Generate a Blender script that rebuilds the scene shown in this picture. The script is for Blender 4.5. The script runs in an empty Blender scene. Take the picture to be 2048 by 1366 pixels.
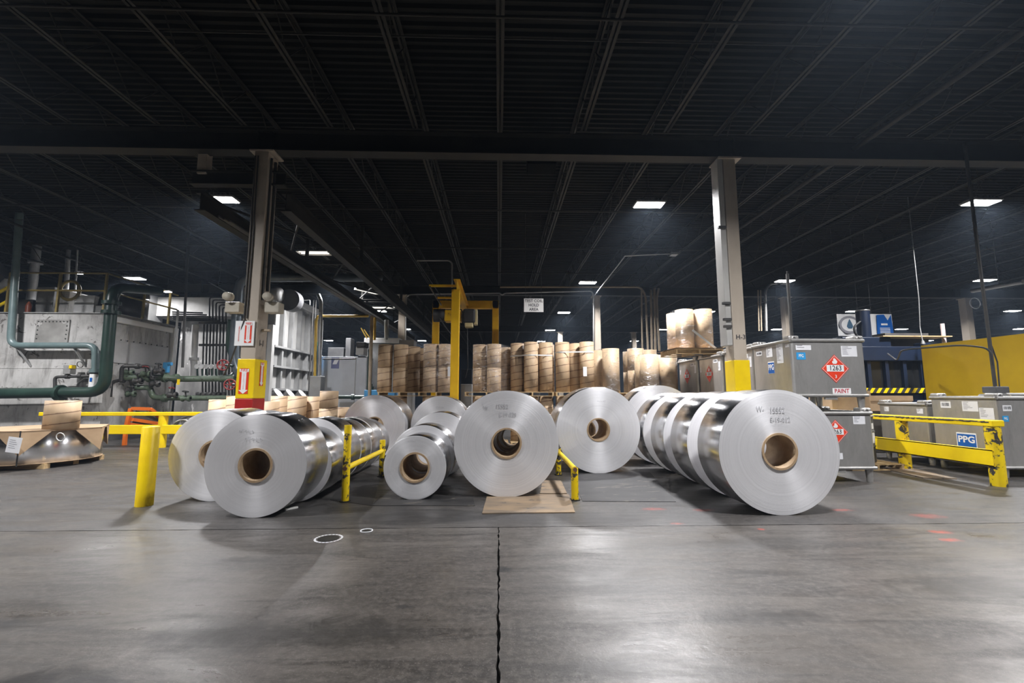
import bpy, bmesh, math, random
from mathutils import Vector as V, Matrix
random.seed(7)
PI = math.pi
sc = bpy.context.scene
COL = sc.collection

# ------------------------------------------------------------------ camera
F, CX, CY, HZ, VX, EH = 900.0, 1024.0, 683.0, 790.0, 998.0, 1.4
PITCH = math.atan((HZ - CY) / F)
YAW = math.atan((CX - VX) * math.cos(PITCH) / F)
cd = bpy.data.cameras.new('camera'); cam = bpy.data.objects.new('camera', cd); COL.objects.link(cam)
cd.sensor_width = 36.0; cd.lens = F / 2048 * 36.0; cd.clip_end = 300
cam.location = (0, 0, EH); cam.rotation_euler = (PI / 2 + PITCH, 0, -YAW)
sc.camera = cam

# ------------------------------------------------------------------ world (haze in a closed, dark hall), exposure
w = bpy.data.worlds.new('world'); sc.world = w; w.use_nodes = True
nt = w.node_tree; nt.nodes.clear()
wo = nt.nodes.new('ShaderNodeOutputWorld'); bg = nt.nodes.new('ShaderNodeBackground')
bg.inputs[0].default_value = (0.02, 0.025, 0.03, 1); bg.inputs[1].default_value = 0.05
nt.links.new(bg.outputs[0], wo.inputs[0])
HAZE = 0.001
if HAZE:
    vs = nt.nodes.new('ShaderNodeVolumeScatter')
    vs.inputs['Color'].default_value = (0.62, 0.78, 1.0, 1); vs.inputs['Density'].default_value = HAZE
    vs.inputs['Anisotropy'].default_value = 0.25
    nt.links.new(vs.outputs[0], wo.inputs[1])
LAMP_W = 330.0
LAMP_COL = (0.97, 0.97, 1.0)
vsn = sc.view_settings
vsn.view_transform = 'Standard'; vsn.look = 'None'; vsn.gamma = 1.0; vsn.use_curve_mapping = False
vsn.exposure = 0.68
sc.cycles.use_denoising = True
sc.cycles.max_bounces = 5; sc.cycles.diffuse_bounces = 3; sc.cycles.glossy_bounces = 3
sc.cycles.use_adaptive_sampling = True; sc.cycles.adaptive_threshold = 0.06; sc.cycles.adaptive_min_samples = 12
sc.cycles.volume_bounces = 0; sc.cycles.transparent_max_bounces = 8
sc.cycles.sample_clamp_indirect = 4.0

# ------------------------------------------------------------------ where a thing stands: sight lines to real depths
RT = V((math.cos(YAW), -math.sin(YAW), 0)); FH = V((math.sin(YAW), math.cos(YAW), 0)); UZ = V((0, 0, 1))
FW = FH * math.cos(PITCH) + UZ * math.sin(PITCH); UP = -FH * math.sin(PITCH) + UZ * math.cos(PITCH)
EYE = V((0, 0, EH))
def ray(x, y): return FW * F + RT * (x - CX) - UP * (y - CY)
def P(x, y, Y): d = ray(x, y); return EYE + d * (Y / d.y)
def G(x, y, z=0.0): d = ray(x, y); return EYE + d * ((z - EH) / d.z)
def PX(x, y, X): d = ray(x, y); return EYE + d * (X / d.x)

# ------------------------------------------------------------------ materials
MATS = {}
def nodes_of(name):
    m = bpy.data.materials.new(name); m.use_nodes = True
    n = m.node_tree.nodes; l = m.node_tree.links
    return m, n, l, n['Principled BSDF']
def rgba(c): return (c[0], c[1], c[2], 1)
def math_node(n, l, op, a, b=None, clamp=False):
    x = n.new('ShaderNodeMath'); x.operation = op; x.use_clamp = clamp
    for i, q in enumerate((a, b)):
        if q is None: continue
        if isinstance(q, (int, float)): x.inputs[i].default_value = q
        else: l.new(q, x.inputs[i])
    return x.outputs[0]
def noise(n, l, vec, scale, detail=4, rough=0.55, dist=0.0):
    x = n.new('ShaderNodeTexNoise'); x.inputs['Scale'].default_value = scale
    x.inputs['Detail'].default_value = detail; x.inputs['Roughness'].default_value = rough; x.inputs['Distortion'].default_value = dist
    if vec is not None: l.new(vec, x.inputs['Vector'])
    return x.outputs['Fac']
def mapping(n, l, vec, scale=(1, 1, 1), loc=(0, 0, 0)):
    x = n.new('ShaderNodeMapping'); x.inputs['Scale'].default_value = scale; x.inputs['Location'].default_value = loc
    l.new(vec, x.inputs['Vector']); return x.outputs[0]
def ramp(n, l, fac, p0, p1, c0=(0, 0, 0), c1=(1, 1, 1)):
    x = n.new('ShaderNodeValToRGB'); e = x.color_ramp.elements
    e[0].position = p0; e[1].position = p1; e[0].color = rgba(c0); e[1].color = rgba(c1)
    l.new(fac, x.inputs[0]); return x.outputs[0]
def mix(n, l, fac, a, b):
    x = n.new('ShaderNodeMix'); x.data_type = 'RGBA'
    ins = [x.inputs[0], x.inputs[6], x.inputs[7]]
    for i, q in zip(ins, (fac, a, b)):
        if isinstance(q, (int, float)): i.default_value = q
        elif isinstance(q, tuple): i.default_value = rgba(q)
        else: l.new(q, i)
    return x.outputs[2]
def bump(n, l, h, strength, dist, bsdf):
    b = n.new('ShaderNodeBump'); b.inputs['Strength'].default_value = strength; b.inputs['Distance'].default_value = dist
    l.new(h, b.inputs['Height']); l.new(b.outputs[0], bsdf.inputs['Normal'])
def coord(n, kind='Object'): return n.new('ShaderNodeTexCoord').outputs[kind]
def mat(name, c, c2=None, scale=6.0, rough=0.5, metal=0.0, bmp=0.0, chips=None, chip_lo=0.62, stretch=(1, 1, 1), rough2=None, spec=None):
    """paint / plastic / card: two tones by noise, optional chips of another colour with their own shape"""
    if name in MATS: return MATS[name]
    m, n, l, b = nodes_of(name)
    co = mapping(n, l, coord(n), stretch)
    nz = noise(n, l, co, scale, 5, 0.6)
    c2 = c2 or tuple(x * 0.82 for x in c)
    col = mix(n, l, ramp(n, l, nz, 0.35, 0.65), c, c2)
    if chips:
        k = ramp(n, l, noise(n, l, co, scale * 2.3, 6, 0.65, 0.4), chip_lo, chip_lo + 0.03)
        col = mix(n, l, k, col, chips)
    l.new(col, b.inputs['Base Color'])
    b.inputs['Roughness'].default_value = rough; b.inputs['Metallic'].default_value = metal
    if spec is not None: b.inputs['Specular IOR Level'].default_value = spec
    if rough2 is not None:
        x = n.new('ShaderNodeMapRange'); l.new(nz, x.inputs[0]); x.inputs[1].default_value = .3; x.inputs[2].default_value = .7
        x.inputs[3].default_value = rough; x.inputs[4].default_value = rough2; l.new(x.outputs[0], b.inputs['Roughness'])
    if bmp: bump(n, l, noise(n, l, co, scale * 4, 3), bmp, 0.01, b)
    MATS[name] = m; return m
def emit(name, c, s):
    if name in MATS: return MATS[name]
    m, n, l, b = nodes_of(name)
    b.inputs['Base Color'].default_value = rgba(c); b.inputs['Emission Color'].default_value = rgba(c); b.inputs['Emission Strength'].default_value = s
    m.cycles.emission_sampling = 'NONE'
    MATS[name] = m; return m

def m_concrete(name, base, dark, spill=None, rg=(0.24, 0.5)):
    m, n, l, b = nodes_of(name)
    co = coord(n)
    big = noise(n, l, co, 0.55, 7, 0.62, 0.8)
    mid = noise(n, l, mapping(n, l, co, (0.6, 1.5, 1)), 1.9, 8, 0.68, 0.7)
    scuff = noise(n, l, mapping(n, l, co, (0.35, 3.2, 1), (3.1, 0.4, 0)), 1.3, 7, 0.7, 1.1)
    fine = noise(n, l, co, 22, 6, 0.7)
    speck = noise(n, l, co, 95, 3, 0.6)
    c = mix(n, l, ramp(n, l, big, 0.38, 0.62), base, dark)
    c = mix(n, l, math_node(n, l, 'MULTIPLY', ramp(n, l, mid, 0.46, 0.66), 0.8), c, tuple(x * 0.5 for x in dark))
    c = mix(n, l, math_node(n, l, 'MULTIPLY', ramp(n, l, scuff, 0.5, 0.6), 0.7), c, tuple(x * 0.45 for x in dark))
    c = mix(n, l, math_node(n, l, 'MULTIPLY', ramp(n, l, fine, 0.46, 0.72), 0.5), c, tuple(min(1, x * 1.6) for x in base))
    c = mix(n, l, math_node(n, l, 'MULTIPLY', ramp(n, l, speck, 0.60, 0.68), 0.55), c, (0.22, 0.2, 0.185))
    # dark spills and red spray paint with shapes of their own
    s = n.new('ShaderNodeSeparateXYZ'); l.new(co, s.inputs[0])
    for (x, y, rx, ry, colr, k, sc_) in (spill or []):
        dx = math_node(n, l, 'DIVIDE', math_node(n, l, 'SUBTRACT', s.outputs[0], x), rx)
        dy = math_node(n, l, 'DIVIDE', math_node(n, l, 'SUBTRACT', s.outputs[1], y), ry)
        d = math_node(n, l, 'ADD', math_node(n, l, 'MULTIPLY', dx, dx), math_node(n, l, 'MULTIPLY', dy, dy))
        nn = noise(n, l, co, sc_, 6, 0.75, 0.8)
        f = math_node(n, l, 'SUBTRACT', math_node(n, l, 'MULTIPLY', nn, 2.0), d)
        f = ramp(n, l, f, 0.45, 1.15)
        c = mix(n, l, math_node(n, l, 'MULTIPLY', f, k), c, colr)
    l.new(c, b.inputs['Base Color'])
    r = n.new('ShaderNodeMapRange'); l.new(math_node(n, l, 'ADD', math_node(n, l, 'MULTIPLY', mid, .6), math_node(n, l, 'MULTIPLY', scuff, .4)), r.inputs[0]); r.inputs[1].default_value = .35; r.inputs[2].default_value = .65
    r.inputs[3].default_value = rg[0]; r.inputs[4].default_value = rg[1]; l.new(r.outputs[0], b.inputs['Roughness'])
    b.inputs['Specular IOR Level'].default_value = 0.7
    bump(n, l, math_node(n, l, 'ADD', fine, math_node(n, l, 'MULTIPLY', mid, 2.0)), 0.14, 0.012, b)
    MATS[name] = m; return m

def m_coil_face():
    m, n, l, b = nodes_of('aluminium_coil_face')
    g = coord(n, 'Generated'); s = n.new('ShaderNodeSeparateXYZ'); l.new(g, s.inputs[0])
    dx = math_node(n, l, 'SUBTRACT', s.outputs[0], 0.5); dz = math_node(n, l, 'SUBTRACT', s.outputs[2], 0.5)
    r = math_node(n, l, 'SQRT', math_node(n, l, 'ADD', math_node(n, l, 'MULTIPLY', dx, dx), math_node(n, l, 'MULTIPLY', dz, dz)))
    oi = n.new('ShaderNodeObjectInfo')
    cv = n.new('ShaderNodeCombineXYZ'); l.new(math_node(n, l, 'ADD', r, math_node(n, l, 'MULTIPLY', oi.outputs['Random'], 7.0)), cv.inputs[0])
    rings = noise(n, l, cv.outputs[0], 55, 5, 0.75)
    wide = noise(n, l, cv.outputs[0], 9, 2, 0.5)
    c = mix(n, l, ramp(n, l, rings, 0.3, 0.7), (0.97, 0.965, 0.98), (0.80, 0.795, 0.81))
    c = mix(n, l, math_node(n, l, 'MULTIPLY', ramp(n, l, wide, 0.4, 0.7), 0.3), c, (0.78, 0.775, 0.79))
    l.new(c, b.inputs['Base Color'])
    b.inputs['Metallic'].default_value = 0.5; b.inputs['Roughness'].default_value = 0.4
    b.inputs['Anisotropic'].default_value = 0.75; b.inputs['Anisotropic Rotation'].default_value = 0.25
    t = n.new('ShaderNodeTangent'); t.direction_type = 'RADIAL'; t.axis = 'Y'; l.new(t.outputs[0], b.inputs['Tangent'])
    bump(n, l, rings, 0.4, 0.004, b)
    MATS['coil_face'] = m; return m
def m_coil_side(name='coil_side', ax='Y'):
    m, n, l, b = nodes_of('aluminium_' + name)
    co = coord(n)
    st = noise(n, l, mapping(n, l, co, (0.6, 26, 0.6) if ax == 'Y' else (.6, .6, 26)), 3, 4, 0.6)
    sm = noise(n, l, co, 1.6, 3, 0.5)
    c = mix(n, l, st, (0.70, 0.70, 0.71), (0.84, 0.84, 0.85))
    l.new(c, b.inputs['Base Color']); b.inputs['Metallic'].default_value = 1.0
    r = n.new('ShaderNodeMapRange'); l.new(sm, r.inputs[0]); r.inputs[3].default_value = 0.2; r.inputs[4].default_value = 0.28
    l.new(r.outputs[0], b.inputs['Roughness'])
    b.inputs['Anisotropic'].default_value = 0.85; b.inputs['Anisotropic Rotation'].default_value = 0.25
    t = n.new('ShaderNodeTangent'); t.direction_type = 'RADIAL'; t.axis = ax; l.new(t.outputs[0], b.inputs['Tangent'])
    bump(n, l, st, 0.06, 0.003, b)
    MATS[name] = m; return m
def m_fibre():
    """spiral wound fibre core: dark seam climbs round the tube"""
    m, n, l, b = nodes_of('spiral_fibreboard')
    co = coord(n); s = n.new('ShaderNodeSeparateXYZ'); l.new(co, s.inputs[0])
    oi = n.new('ShaderNodeObjectInfo')
    a = math_node(n, l, 'DIVIDE', math_node(n, l, 'ARCTAN2', s.outputs[1], s.outputs[0]), 2 * PI)
    t = math_node(n, l, 'ADD', math_node(n, l, 'SUBTRACT', math_node(n, l, 'DIVIDE', s.outputs[2], 0.2), a), oi.outputs['Random'])
    fr = math_node(n, l, 'FRACT', t)
    wob = math_node(n, l, 'MULTIPLY', noise(n, l, co, 9, 3), 0.2)
    line = math_node(n, l, 'LESS_THAN', fr, wob)
    nz = noise(n, l, mapping(n, l, co, (1, 1, 0.35)), 7, 5, 0.6)
    c = mix(n, l, ramp(n, l, nz, 0.3, 0.7), (0.52, 0.375, 0.235), (0.44, 0.31, 0.185))
    c = mix(n, l, math_node(n, l, 'MULTIPLY', line, 0.8), c, (0.13, 0.062, 0.035))
    l.new(c, b.inputs['Base Color']); b.inputs['Roughness'].default_value = 0.62
    MATS['fibre'] = m; return m
def m_film():
    m, n, l, b = nodes_of('clear_stretch_film')
    n.remove(b); out = n['Material Output']
    co = coord(n)
    gl = n.new('ShaderNodeBsdfGlossy'); gl.inputs['Color'].default_value = (0.95, 0.96, 1, 1); gl.inputs['Roughness'].default_value = 0.2
    df = n.new('ShaderNodeBsdfDiffuse'); df.inputs['Color'].default_value = (0.75, 0.75, 0.76, 1)
    tr = n.new('ShaderNodeBsdfTransparent')
    bn = n.new('ShaderNodeBump'); bn.inputs['Strength'].default_value = 0.9; bn.inputs['Distance'].default_value = 0.03
    wr = noise(n, l, mapping(n, l, co, (1, 1, 3.2)), 6, 5, 0.65, 1.2)
    l.new(wr, bn.inputs['Height']); l.new(bn.outputs[0], gl.inputs['Normal']); l.new(bn.outputs[0], df.inputs['Normal'])
    m1 = n.new('ShaderNodeMixShader'); m1.inputs[0].default_value = 0.35; l.new(gl.outputs[0], m1.inputs[1]); l.new(df.outputs[0], m1.inputs[2])
    m2 = n.new('ShaderNodeMixShader')
    fac = math_node(n, l, 'ADD', math_node(n, l, 'MULTIPLY', ramp(n, l, wr, 0.52, 0.68), 0.5), 0.07)
    l.new(fac, m2.inputs[0]); l.new(tr.outputs[0], m2.inputs[1]); l.new(m1.outputs[0], m2.inputs[2])
    l.new(m2.outputs[0], out.inputs[0]); MATS['film'] = m; return m
def m_machine():
    """off-white oven paint with soot, peeling patches and runs"""
    m, n, l, b = nodes_of('soiled_white_paint')
    co = coord(n)
    big = noise(n, l, co, 0.9, 6, 0.65, 0.5)
    run = noise(n, l, mapping(n, l, co, (2.5, 2.5, 0.35)), 2.2, 6, 0.7, 0.3)
    pe = noise(n, l, co, 2.6, 7, 0.7, 0.9)
    c = mix(n, l, ramp(n, l, big, 0.4, 0.72), (0.52, 0.51, 0.49), (0.26, 0.25, 0.235))
    c = mix(n, l, math_node(n, l, 'MULTIPLY', ramp(n, l, run, 0.5, 0.66), 0.6), c, (0.11, 0.10, 0.09))
    c = mix(n, l, ramp(n, l, pe, 0.60, 0.62), c, (0.13, 0.12, 0.11))
    l.new(c, b.inputs['Base Color']); b.inputs['Roughness'].default_value = 0.5
    bump(n, l, pe, 0.2, 0.01, b); MATS['machine'] = m; return m
def m_steel_tote():
    m, n, l, b = nodes_of('scuffed_stainless')
    co = coord(n)
    a = noise(n, l, mapping(n, l, co, (1, 1, 0.4)), 3, 6, 0.6, 0.4); f = noise(n, l, mapping(n, l, co, (9, 9, 1)), 8, 4, 0.6)
    c = mix(n, l, ramp(n, l, a, 0.35, 0.7), (0.50, 0.49, 0.47), (0.36, 0.35, 0.335))
    c = mix(n, l, math_node(n, l, 'MULTIPLY', ramp(n, l, f, 0.5, 0.8), 0.35), c, (0.62, 0.61, 0.59))
    l.new(c, b.inputs['Base Color']); b.inputs['Metallic'].default_value = 0.72
    r = n.new('ShaderNodeMapRange'); l.new(a, r.inputs[0]); r.inputs[3].default_value = 0.32; r.inputs[4].default_value = 0.55
    l.new(r.outputs[0], b.inputs['Roughness']); MATS['tote'] = m; return m

RED = (0.75, 0.045, 0.012)
m_coil_face(); m_coil_side(); m_coil_side('coil_side_upright', 'Z'); m_fibre(); m_film(); m_machine(); m_steel_tote()
YEL = mat('worn_yellow_paint', (0.83, 0.60, 0.0), (0.74, 0.50, 0.0), 4, 0.42, 0, 0.1, chips=(0.06, 0.05, 0.035), chip_lo=0.655)
YELW = mat('badly_scraped_yellow_paint', (0.80, 0.58, 0.0), (0.70, 0.48, 0.0), 3, 0.45, 0, 0.15, chips=(0.045, 0.04, 0.035), chip_lo=0.535)
YELC = mat('clean_yellow_paint', (0.86, 0.62, 0.0), (0.78, 0.54, 0.0), 3, 0.4)
CRANE = mat('crane_yellow_paint', (0.75, 0.44, 0.0), (0.66, 0.37, 0.0), 2, 0.45)
PANELY = mat('panel_yellow_paint', (0.80, 0.53, 0.0), (0.72, 0.46, 0.0), 2, 0.5)
REDP = mat('red_paint', (0.42, 0.015, 0.012), (0.34, 0.012, 0.01), 4, 0.45)
BEIGE = mat('beige_column_paint', (0.42, 0.36, 0.29), (0.33, 0.28, 0.22), 2, 0.55, 0, 0.05, stretch=(1, 1, .3))
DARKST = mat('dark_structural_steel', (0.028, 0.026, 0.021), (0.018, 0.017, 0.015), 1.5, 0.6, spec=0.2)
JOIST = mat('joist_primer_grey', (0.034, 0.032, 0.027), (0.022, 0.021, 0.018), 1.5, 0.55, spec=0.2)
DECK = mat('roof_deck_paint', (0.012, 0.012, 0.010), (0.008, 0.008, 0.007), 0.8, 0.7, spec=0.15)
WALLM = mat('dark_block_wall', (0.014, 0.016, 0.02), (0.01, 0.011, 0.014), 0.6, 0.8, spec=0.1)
BLACK = mat('black_rubber', (0.018, 0.018, 0.018), (0.03, 0.03, 0.03), 6, 0.6)
WHITE = mat('white_print', (0.80, 0.80, 0.79), (0.74, 0.74, 0.73), 4, 0.5)
PAPER = mat('white_paper', (0.76, 0.76, 0.77), (0.70, 0.70, 0.72), 4, 0.6)
INK = mat('black_print', (0.015, 0.015, 0.02), (0.02, 0.02, 0.025), 6, 0.6)
INKG = mat('grey_print', (0.22, 0.22, 0.25), (0.28, 0.28, 0.3), 6, 0.6)
PENCIL = mat('grey_marker', (0.40, 0.40, 0.42), (0.58, 0.58, 0.6), 40, 0.5, 0.3)
REDPR = mat('red_print', RED, tuple(x * .9 for x in RED), 4, 0.45)
BLUEPR = mat('blue_print', (0.0, 0.10, 0.42), (0.0, 0.09, 0.38), 4, 0.4)
SKYPR = mat('light_blue_print', (0.03, 0.30, 0.62), (0.03, 0.27, 0.56), 4, 0.4)
KRAFT = mat('kraft_card', (0.45, 0.315, 0.19), (0.39, 0.265, 0.155), 5, 0.65)
KRAFTP = mat('kraft_paper_roll', (0.47, 0.345, 0.215), (0.41, 0.295, 0.18), 3, 0.5, stretch=(1, 1, .3))
CORE = mat('core_inside_card', (0.42, 0.30, 0.18), (0.30, 0.20, 0.11), 9, 0.7, 0, 0.1)
WOOD = mat('pallet_wood', (0.56, 0.40, 0.21), (0.42, 0.29, 0.145), 5, 0.7, 0, 0.15, stretch=(1, 6, 6))
PLY = mat('worn_plywood', (0.30, 0.21, 0.125), (0.16, 0.125, 0.09), 2.2, 0.65, 0, 0.15, chips=(0.07, 0.06, 0.055), chip_lo=0.6, stretch=(.7, 2, 1))
PLATE = mat('grimy_steel_plate', (0.045, 0.043, 0.042), (0.022, 0.021, 0.021), 1.6, 0.55, 0.0, 0.15, chips=(0.13, 0.115, 0.095), chip_lo=0.6, stretch=(.6, 1.6, 1))
GREENP = mat('dark_green_pipe_paint', (0.022, 0.048, 0.036), (0.016, 0.035, 0.027), 3, 0.35)
GREENL = mat('mid_green_pipe_paint', (0.12, 0.165, 0.11), (0.075, 0.105, 0.07), 4, 0.45, chips=(0.04, 0.035, 0.03), chip_lo=0.6)
TEALP = mat('teal_pipe_paint', (0.15, 0.205, 0.205), (0.11, 0.16, 0.16), 3, 0.35)
SLATEP = mat('slate_blue_pipe', (0.13, 0.155, 0.175), (0.09, 0.11, 0.125), 2, 0.3, 0.3)
DKPIPE = mat('black_iron_pipe', (0.035, 0.036, 0.036), (0.055, 0.05, 0.045), 5, 0.5)
GALV = mat('galvanised_conduit', (0.42, 0.42, 0.41), (0.33, 0.33, 0.32), 3, 0.38, 0.75)
TANP = mat('tan_pipe_paint', (0.34, 0.27, 0.19), (0.28, 0.22, 0.15), 3, 0.5)
OCHREP = mat('ochre_pipe_paint', (0.62, 0.40, 0.06), (0.52, 0.33, 0.05), 3, 0.45)
HRED = mat('handwheel_red', (0.30, 0.03, 0.028), (0.2, 0.02, 0.02), 6, 0.5)
RAILT = mat('tarnished_yellow_rail', (0.34, 0.25, 0.06), (0.20, 0.15, 0.05), 3, 0.55)
NAVY = mat('navy_machine_paint', (0.006, 0.014, 0.036), (0.005, 0.011, 0.028), 2, 0.4)
BLUEB = mat('bright_blue_paint', (0.05, 0.26, 0.50), (0.04, 0.2, 0.42), 3, 0.4)
ORANGE = mat('orange_paint', (0.70, 0.15, 0.01), (0.6, 0.12, 0.01), 3, 0.45)
GREYM = mat('grey_machine_paint', (0.30, 0.30, 0.295), (0.22, 0.22, 0.215), 2, 0.5)
GREYD = mat('dark_grey_machine', (0.09, 0.09, 0.09), (0.055, 0.055, 0.058), 2, 0.5)
CABM = mat('brushed_cabinet_sheet', (0.55, 0.57, 0.60), (0.46, 0.48, 0.51), 1.2, 0.36, 0.5)
DRUM = mat('grey_drum_paint', (0.16, 0.17, 0.175), (0.12, 0.125, 0.13), 3, 0.4, 0.2)
STRAP = mat('white_strapping', (0.72, 0.71, 0.68), (0.6, 0.59, 0.56), 6, 0.4)
HOUSE = mat('lamp_housing', (0.25, 0.25, 0.25), (0.2, 0.2, 0.2), 4, 0.5)
LENS = emit('lit_lamp_lens', (1.0, 0.97, 0.95), 22.0)
TUBEL = emit('dim_fluorescent_lens', (1.0, 0.95, 0.85), 1.1)
BULB = emit('small_work_light', (1.0, 0.95, 1.0), 14.0)

# ------------------------------------------------------------------ mesh builder
def basis(d):
    d = d.normalized(); a = V((0, 0, 1)) if abs(d.z) < 0.9 else V((1, 0, 0))
    u = d.cross(a).normalized(); return d, u, d.cross(u).normalized()
class MB:
    def __init__(s): s.v = []; s.f = []; s.sm = []; s.mi = []
    def add(s, vs, fs, smooth=False, mi=0):
        o = len(s.v); s.v += [V(x) for x in vs]
        for f in fs: s.f.append(tuple(i + o for i in f)); s.sm.append(smooth); s.mi.append(mi)
        return s
    def box(s, a, b, mi=0):
        x0, x1 = sorted((a[0], b[0])); y0, y1 = sorted((a[1], b[1])); z0, z1 = sorted((a[2], b[2]))
        return s.add([(x0, y0, z0), (x1, y0, z0), (x1, y1, z0), (x0, y1, z0), (x0, y0, z1), (x1, y0, z1), (x1, y1, z1), (x0, y1, z1)],
                     [(0, 3, 2, 1), (4, 5, 6, 7), (0, 1, 5, 4), (1, 2, 6, 5), (2, 3, 7, 6), (3, 0, 4, 7)], False, mi)
    def cb(s, c, sz, mi=0):
        return s.box([c[i] - sz[i] / 2 for i in range(3)], [c[i] + sz[i] / 2 for i in range(3)], mi)
    def bevbox(s, a, b, bev, mi=0):
        """box with chamfered edges"""
        bm = bmesh.new(); bmesh.ops.create_cube(bm, size=1.0)
        for v in bm.verts:
            v.co = V([(a[i] + b[i]) / 2 + v.co[i] * abs(b[i] - a[i]) for i in range(3)])
        bmesh.ops.bevel(bm, geom=bm.edges[:], offset=bev, segments=2, profile=0.5, affect='EDGES')
        bm.verts.index_update()
        s.add([v.co.copy() for v in bm.verts], [tuple(v.index for v in f.verts) for f in bm.faces], False, mi); bm.free(); return s
    def bar(s, a, b, wu, wv, mi=0, up=None):
        """rectangular bar between two points"""
        a, b = V(a), V(b); d, u, v = basis(b - a)
        if up is not None: u = d.cross(V(up)).normalized(); v = u.cross(d).normalized()
        p = []
        for q in (a, b):
            for i, j in ((-1, -1), (1, -1), (1, 1), (-1, 1)): p.append(q + u * (i * wu / 2) + v * (j * wv / 2))
        return s.add(p, [(0, 3, 2, 1), (4, 5, 6, 7), (0, 1, 5, 4), (1, 2, 6, 5), (2, 3, 7, 6), (3, 0, 4, 7)], False, mi)
    def cyl(s, a, b, r, seg=12, r2=None, caps=True, mi=0):
        a, b = V(a), V(b); d, u, v = basis(b - a); r2 = r if r2 is None else r2
        p = [a + (u * math.cos(2 * PI * i / seg) + v * math.sin(2 * PI * i / seg)) * r for i in range(seg)]
        p += [b + (u * math.cos(2 * PI * i / seg) + v * math.sin(2 * PI * i / seg)) * r2 for i in range(seg)]
        s.add(p, [(i, (i + 1) % seg, seg + (i + 1) % seg, seg + i) for i in range(seg)], True, mi)
        if caps: s.add(p, [tuple(range(seg - 1, -1, -1)), tuple(range(seg, 2 * seg))], False, mi)
        return s
    def pipe(s, pts, r, seg=10, bend=None, mi=0, caps=True):
        """pipe through points with rounded elbows"""
        pts = [V(q) for q in pts]; bend = bend if bend is not None else r * 2.2
        path = [pts[0]]
        for i in range(1, len(pts) - 1):
            a = (pts[i - 1] - pts[i]); b = (pts[i + 1] - pts[i])
            t = min(bend, a.length * .48, b.length * .48); p0 = pts[i] + a.normalized() * t; p1 = pts[i] + b.normalized() * t
            for k in range(6):
                q = k / 5.0; path.append(p0 * (1 - q) ** 2 + pts[i] * 2 * q * (1 - q) + p1 * q * q)
        path.append(pts[-1])
        d0 = (path[1] - path[0]).normalized(); _, u, _ = basis(d0); rings = []
        for i, q in enumerate(path):
            d = (path[min(i + 1, len(path) - 1)] - path[max(i - 1, 0)]).normalized()
            u = (u - d * u.dot(d)).normalized(); v = d.cross(u)
            rings.append([q + (u * math.cos(2 * PI * k / seg) + v * math.sin(2 * PI * k / seg)) * r for k in range(seg)])
        vs = [x for rg in rings for x in rg]; fs = []
        for i in range(len(rings) - 1):
            for k in range(seg):
                k2 = (k + 1) % seg; fs.append((i * seg + k, i * seg + k2, (i + 1) * seg + k2, (i + 1) * seg + k))
        s.add(vs, fs, True, mi)
        if caps:
            n0 = (len(rings) - 1) * seg
            s.add(vs, [tuple(range(seg - 1, -1, -1)), tuple(range(n0, n0 + seg))], False, mi)
        return s
    def lathe(s, prof, seg=32, axis='Z', c=(0, 0, 0), smooth=True, mis=None, closed=False):
        """profile of (along, radius) turned about an axis through c"""
        c = V(c); vs = []; n = len(prof)
        for h, r in prof:
            for k in range(seg):
                a = 2 * PI * k / seg; x, y = r * math.cos(a), r * math.sin(a)
                vs.append(c + (V((x, y, h)) if axis == 'Z' else V((x, h, -y)) if axis == 'Y' else V((h, x, y))))
        o = len(s.v); s.v += vs
        for i in range(n if closed else n - 1):
            j = (i + 1) % n
            for k in range(seg):
                k2 = (k + 1) % seg
                s.f.append((o + i * seg + k, o + i * seg + k2, o + j * seg + k2, o + j * seg + k)); s.sm.append(smooth[i] if isinstance(smooth, list) else smooth); s.mi.append(mis[i] if mis else 0)
        return s
    def prism(s, poly, z0, z1, mi=0):
        n = len(poly); vs = [(x, y, z0) for x, y in poly] + [(x, y, z1) for x, y in poly]
        return s.add(vs, [tuple(range(n - 1, -1, -1)), tuple(range(n, 2 * n))] + [(i, (i + 1) % n, n + (i + 1) % n, n + i) for i in range(n)], False, mi)
    def torus(s, c, nrm, R, r, seg=24, sg=6, mi=0):
        c = V(c); d, u, v = basis(V(nrm)); vs = []; fs = []
        for i in range(seg):
            a = 2 * PI * i / seg; q = u * math.cos(a) + v * math.sin(a)
            for k in range(sg):
                t = 2 * PI * k / sg; vs.append(c + q * (R + r * math.cos(t)) + d * (r * math.sin(t)))
        for i in range(seg):
            for k in range(sg):
                fs.append((i * sg + k, ((i + 1) % seg) * sg + k, ((i + 1) % seg) * sg + (k + 1) % sg, i * sg + (k + 1) % sg))
        return s.add(vs, fs, True, mi)
    def poly(s, fr, pts, off=0.003, mi=0):
        return s.add([fr(a, b, off) for a, b in pts], [tuple(range(len(pts)))], False, mi)
    def rect(s, fr, a0, b0, a1, b1, off=0.003, mi=0): return s.poly(fr, [(a0, b0), (a1, b0), (a1, b1), (a0, b1)], off, mi)
    def slab(s, fr, a0, b0, a1, b1, o0, o1, mi=0):
        p = [fr(a, b, o) for o in (o0, o1) for a, b in ((a0, b0), (a1, b0), (a1, b1), (a0, b1))]
        return s.add(p, [(0, 3, 2, 1), (4, 5, 6, 7), (0, 1, 5, 4), (1, 2, 6, 5), (2, 3, 7, 6), (3, 0, 4, 7)], False, mi)
    def text(s, fr, t, size, a, b, off=0.005, fat=0.0, align='CENTER', squeeze=1.0, vert=False):
        vs, fs = text_mesh(t, fat, align)
        if vert: s.add([fr(a + y * size * squeeze, b - x * size, off) for x, y in vs], fs)
        else: s.add([fr(a + x * size * squeeze, b + y * size, off) for x, y in vs], fs)
        return s
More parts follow.
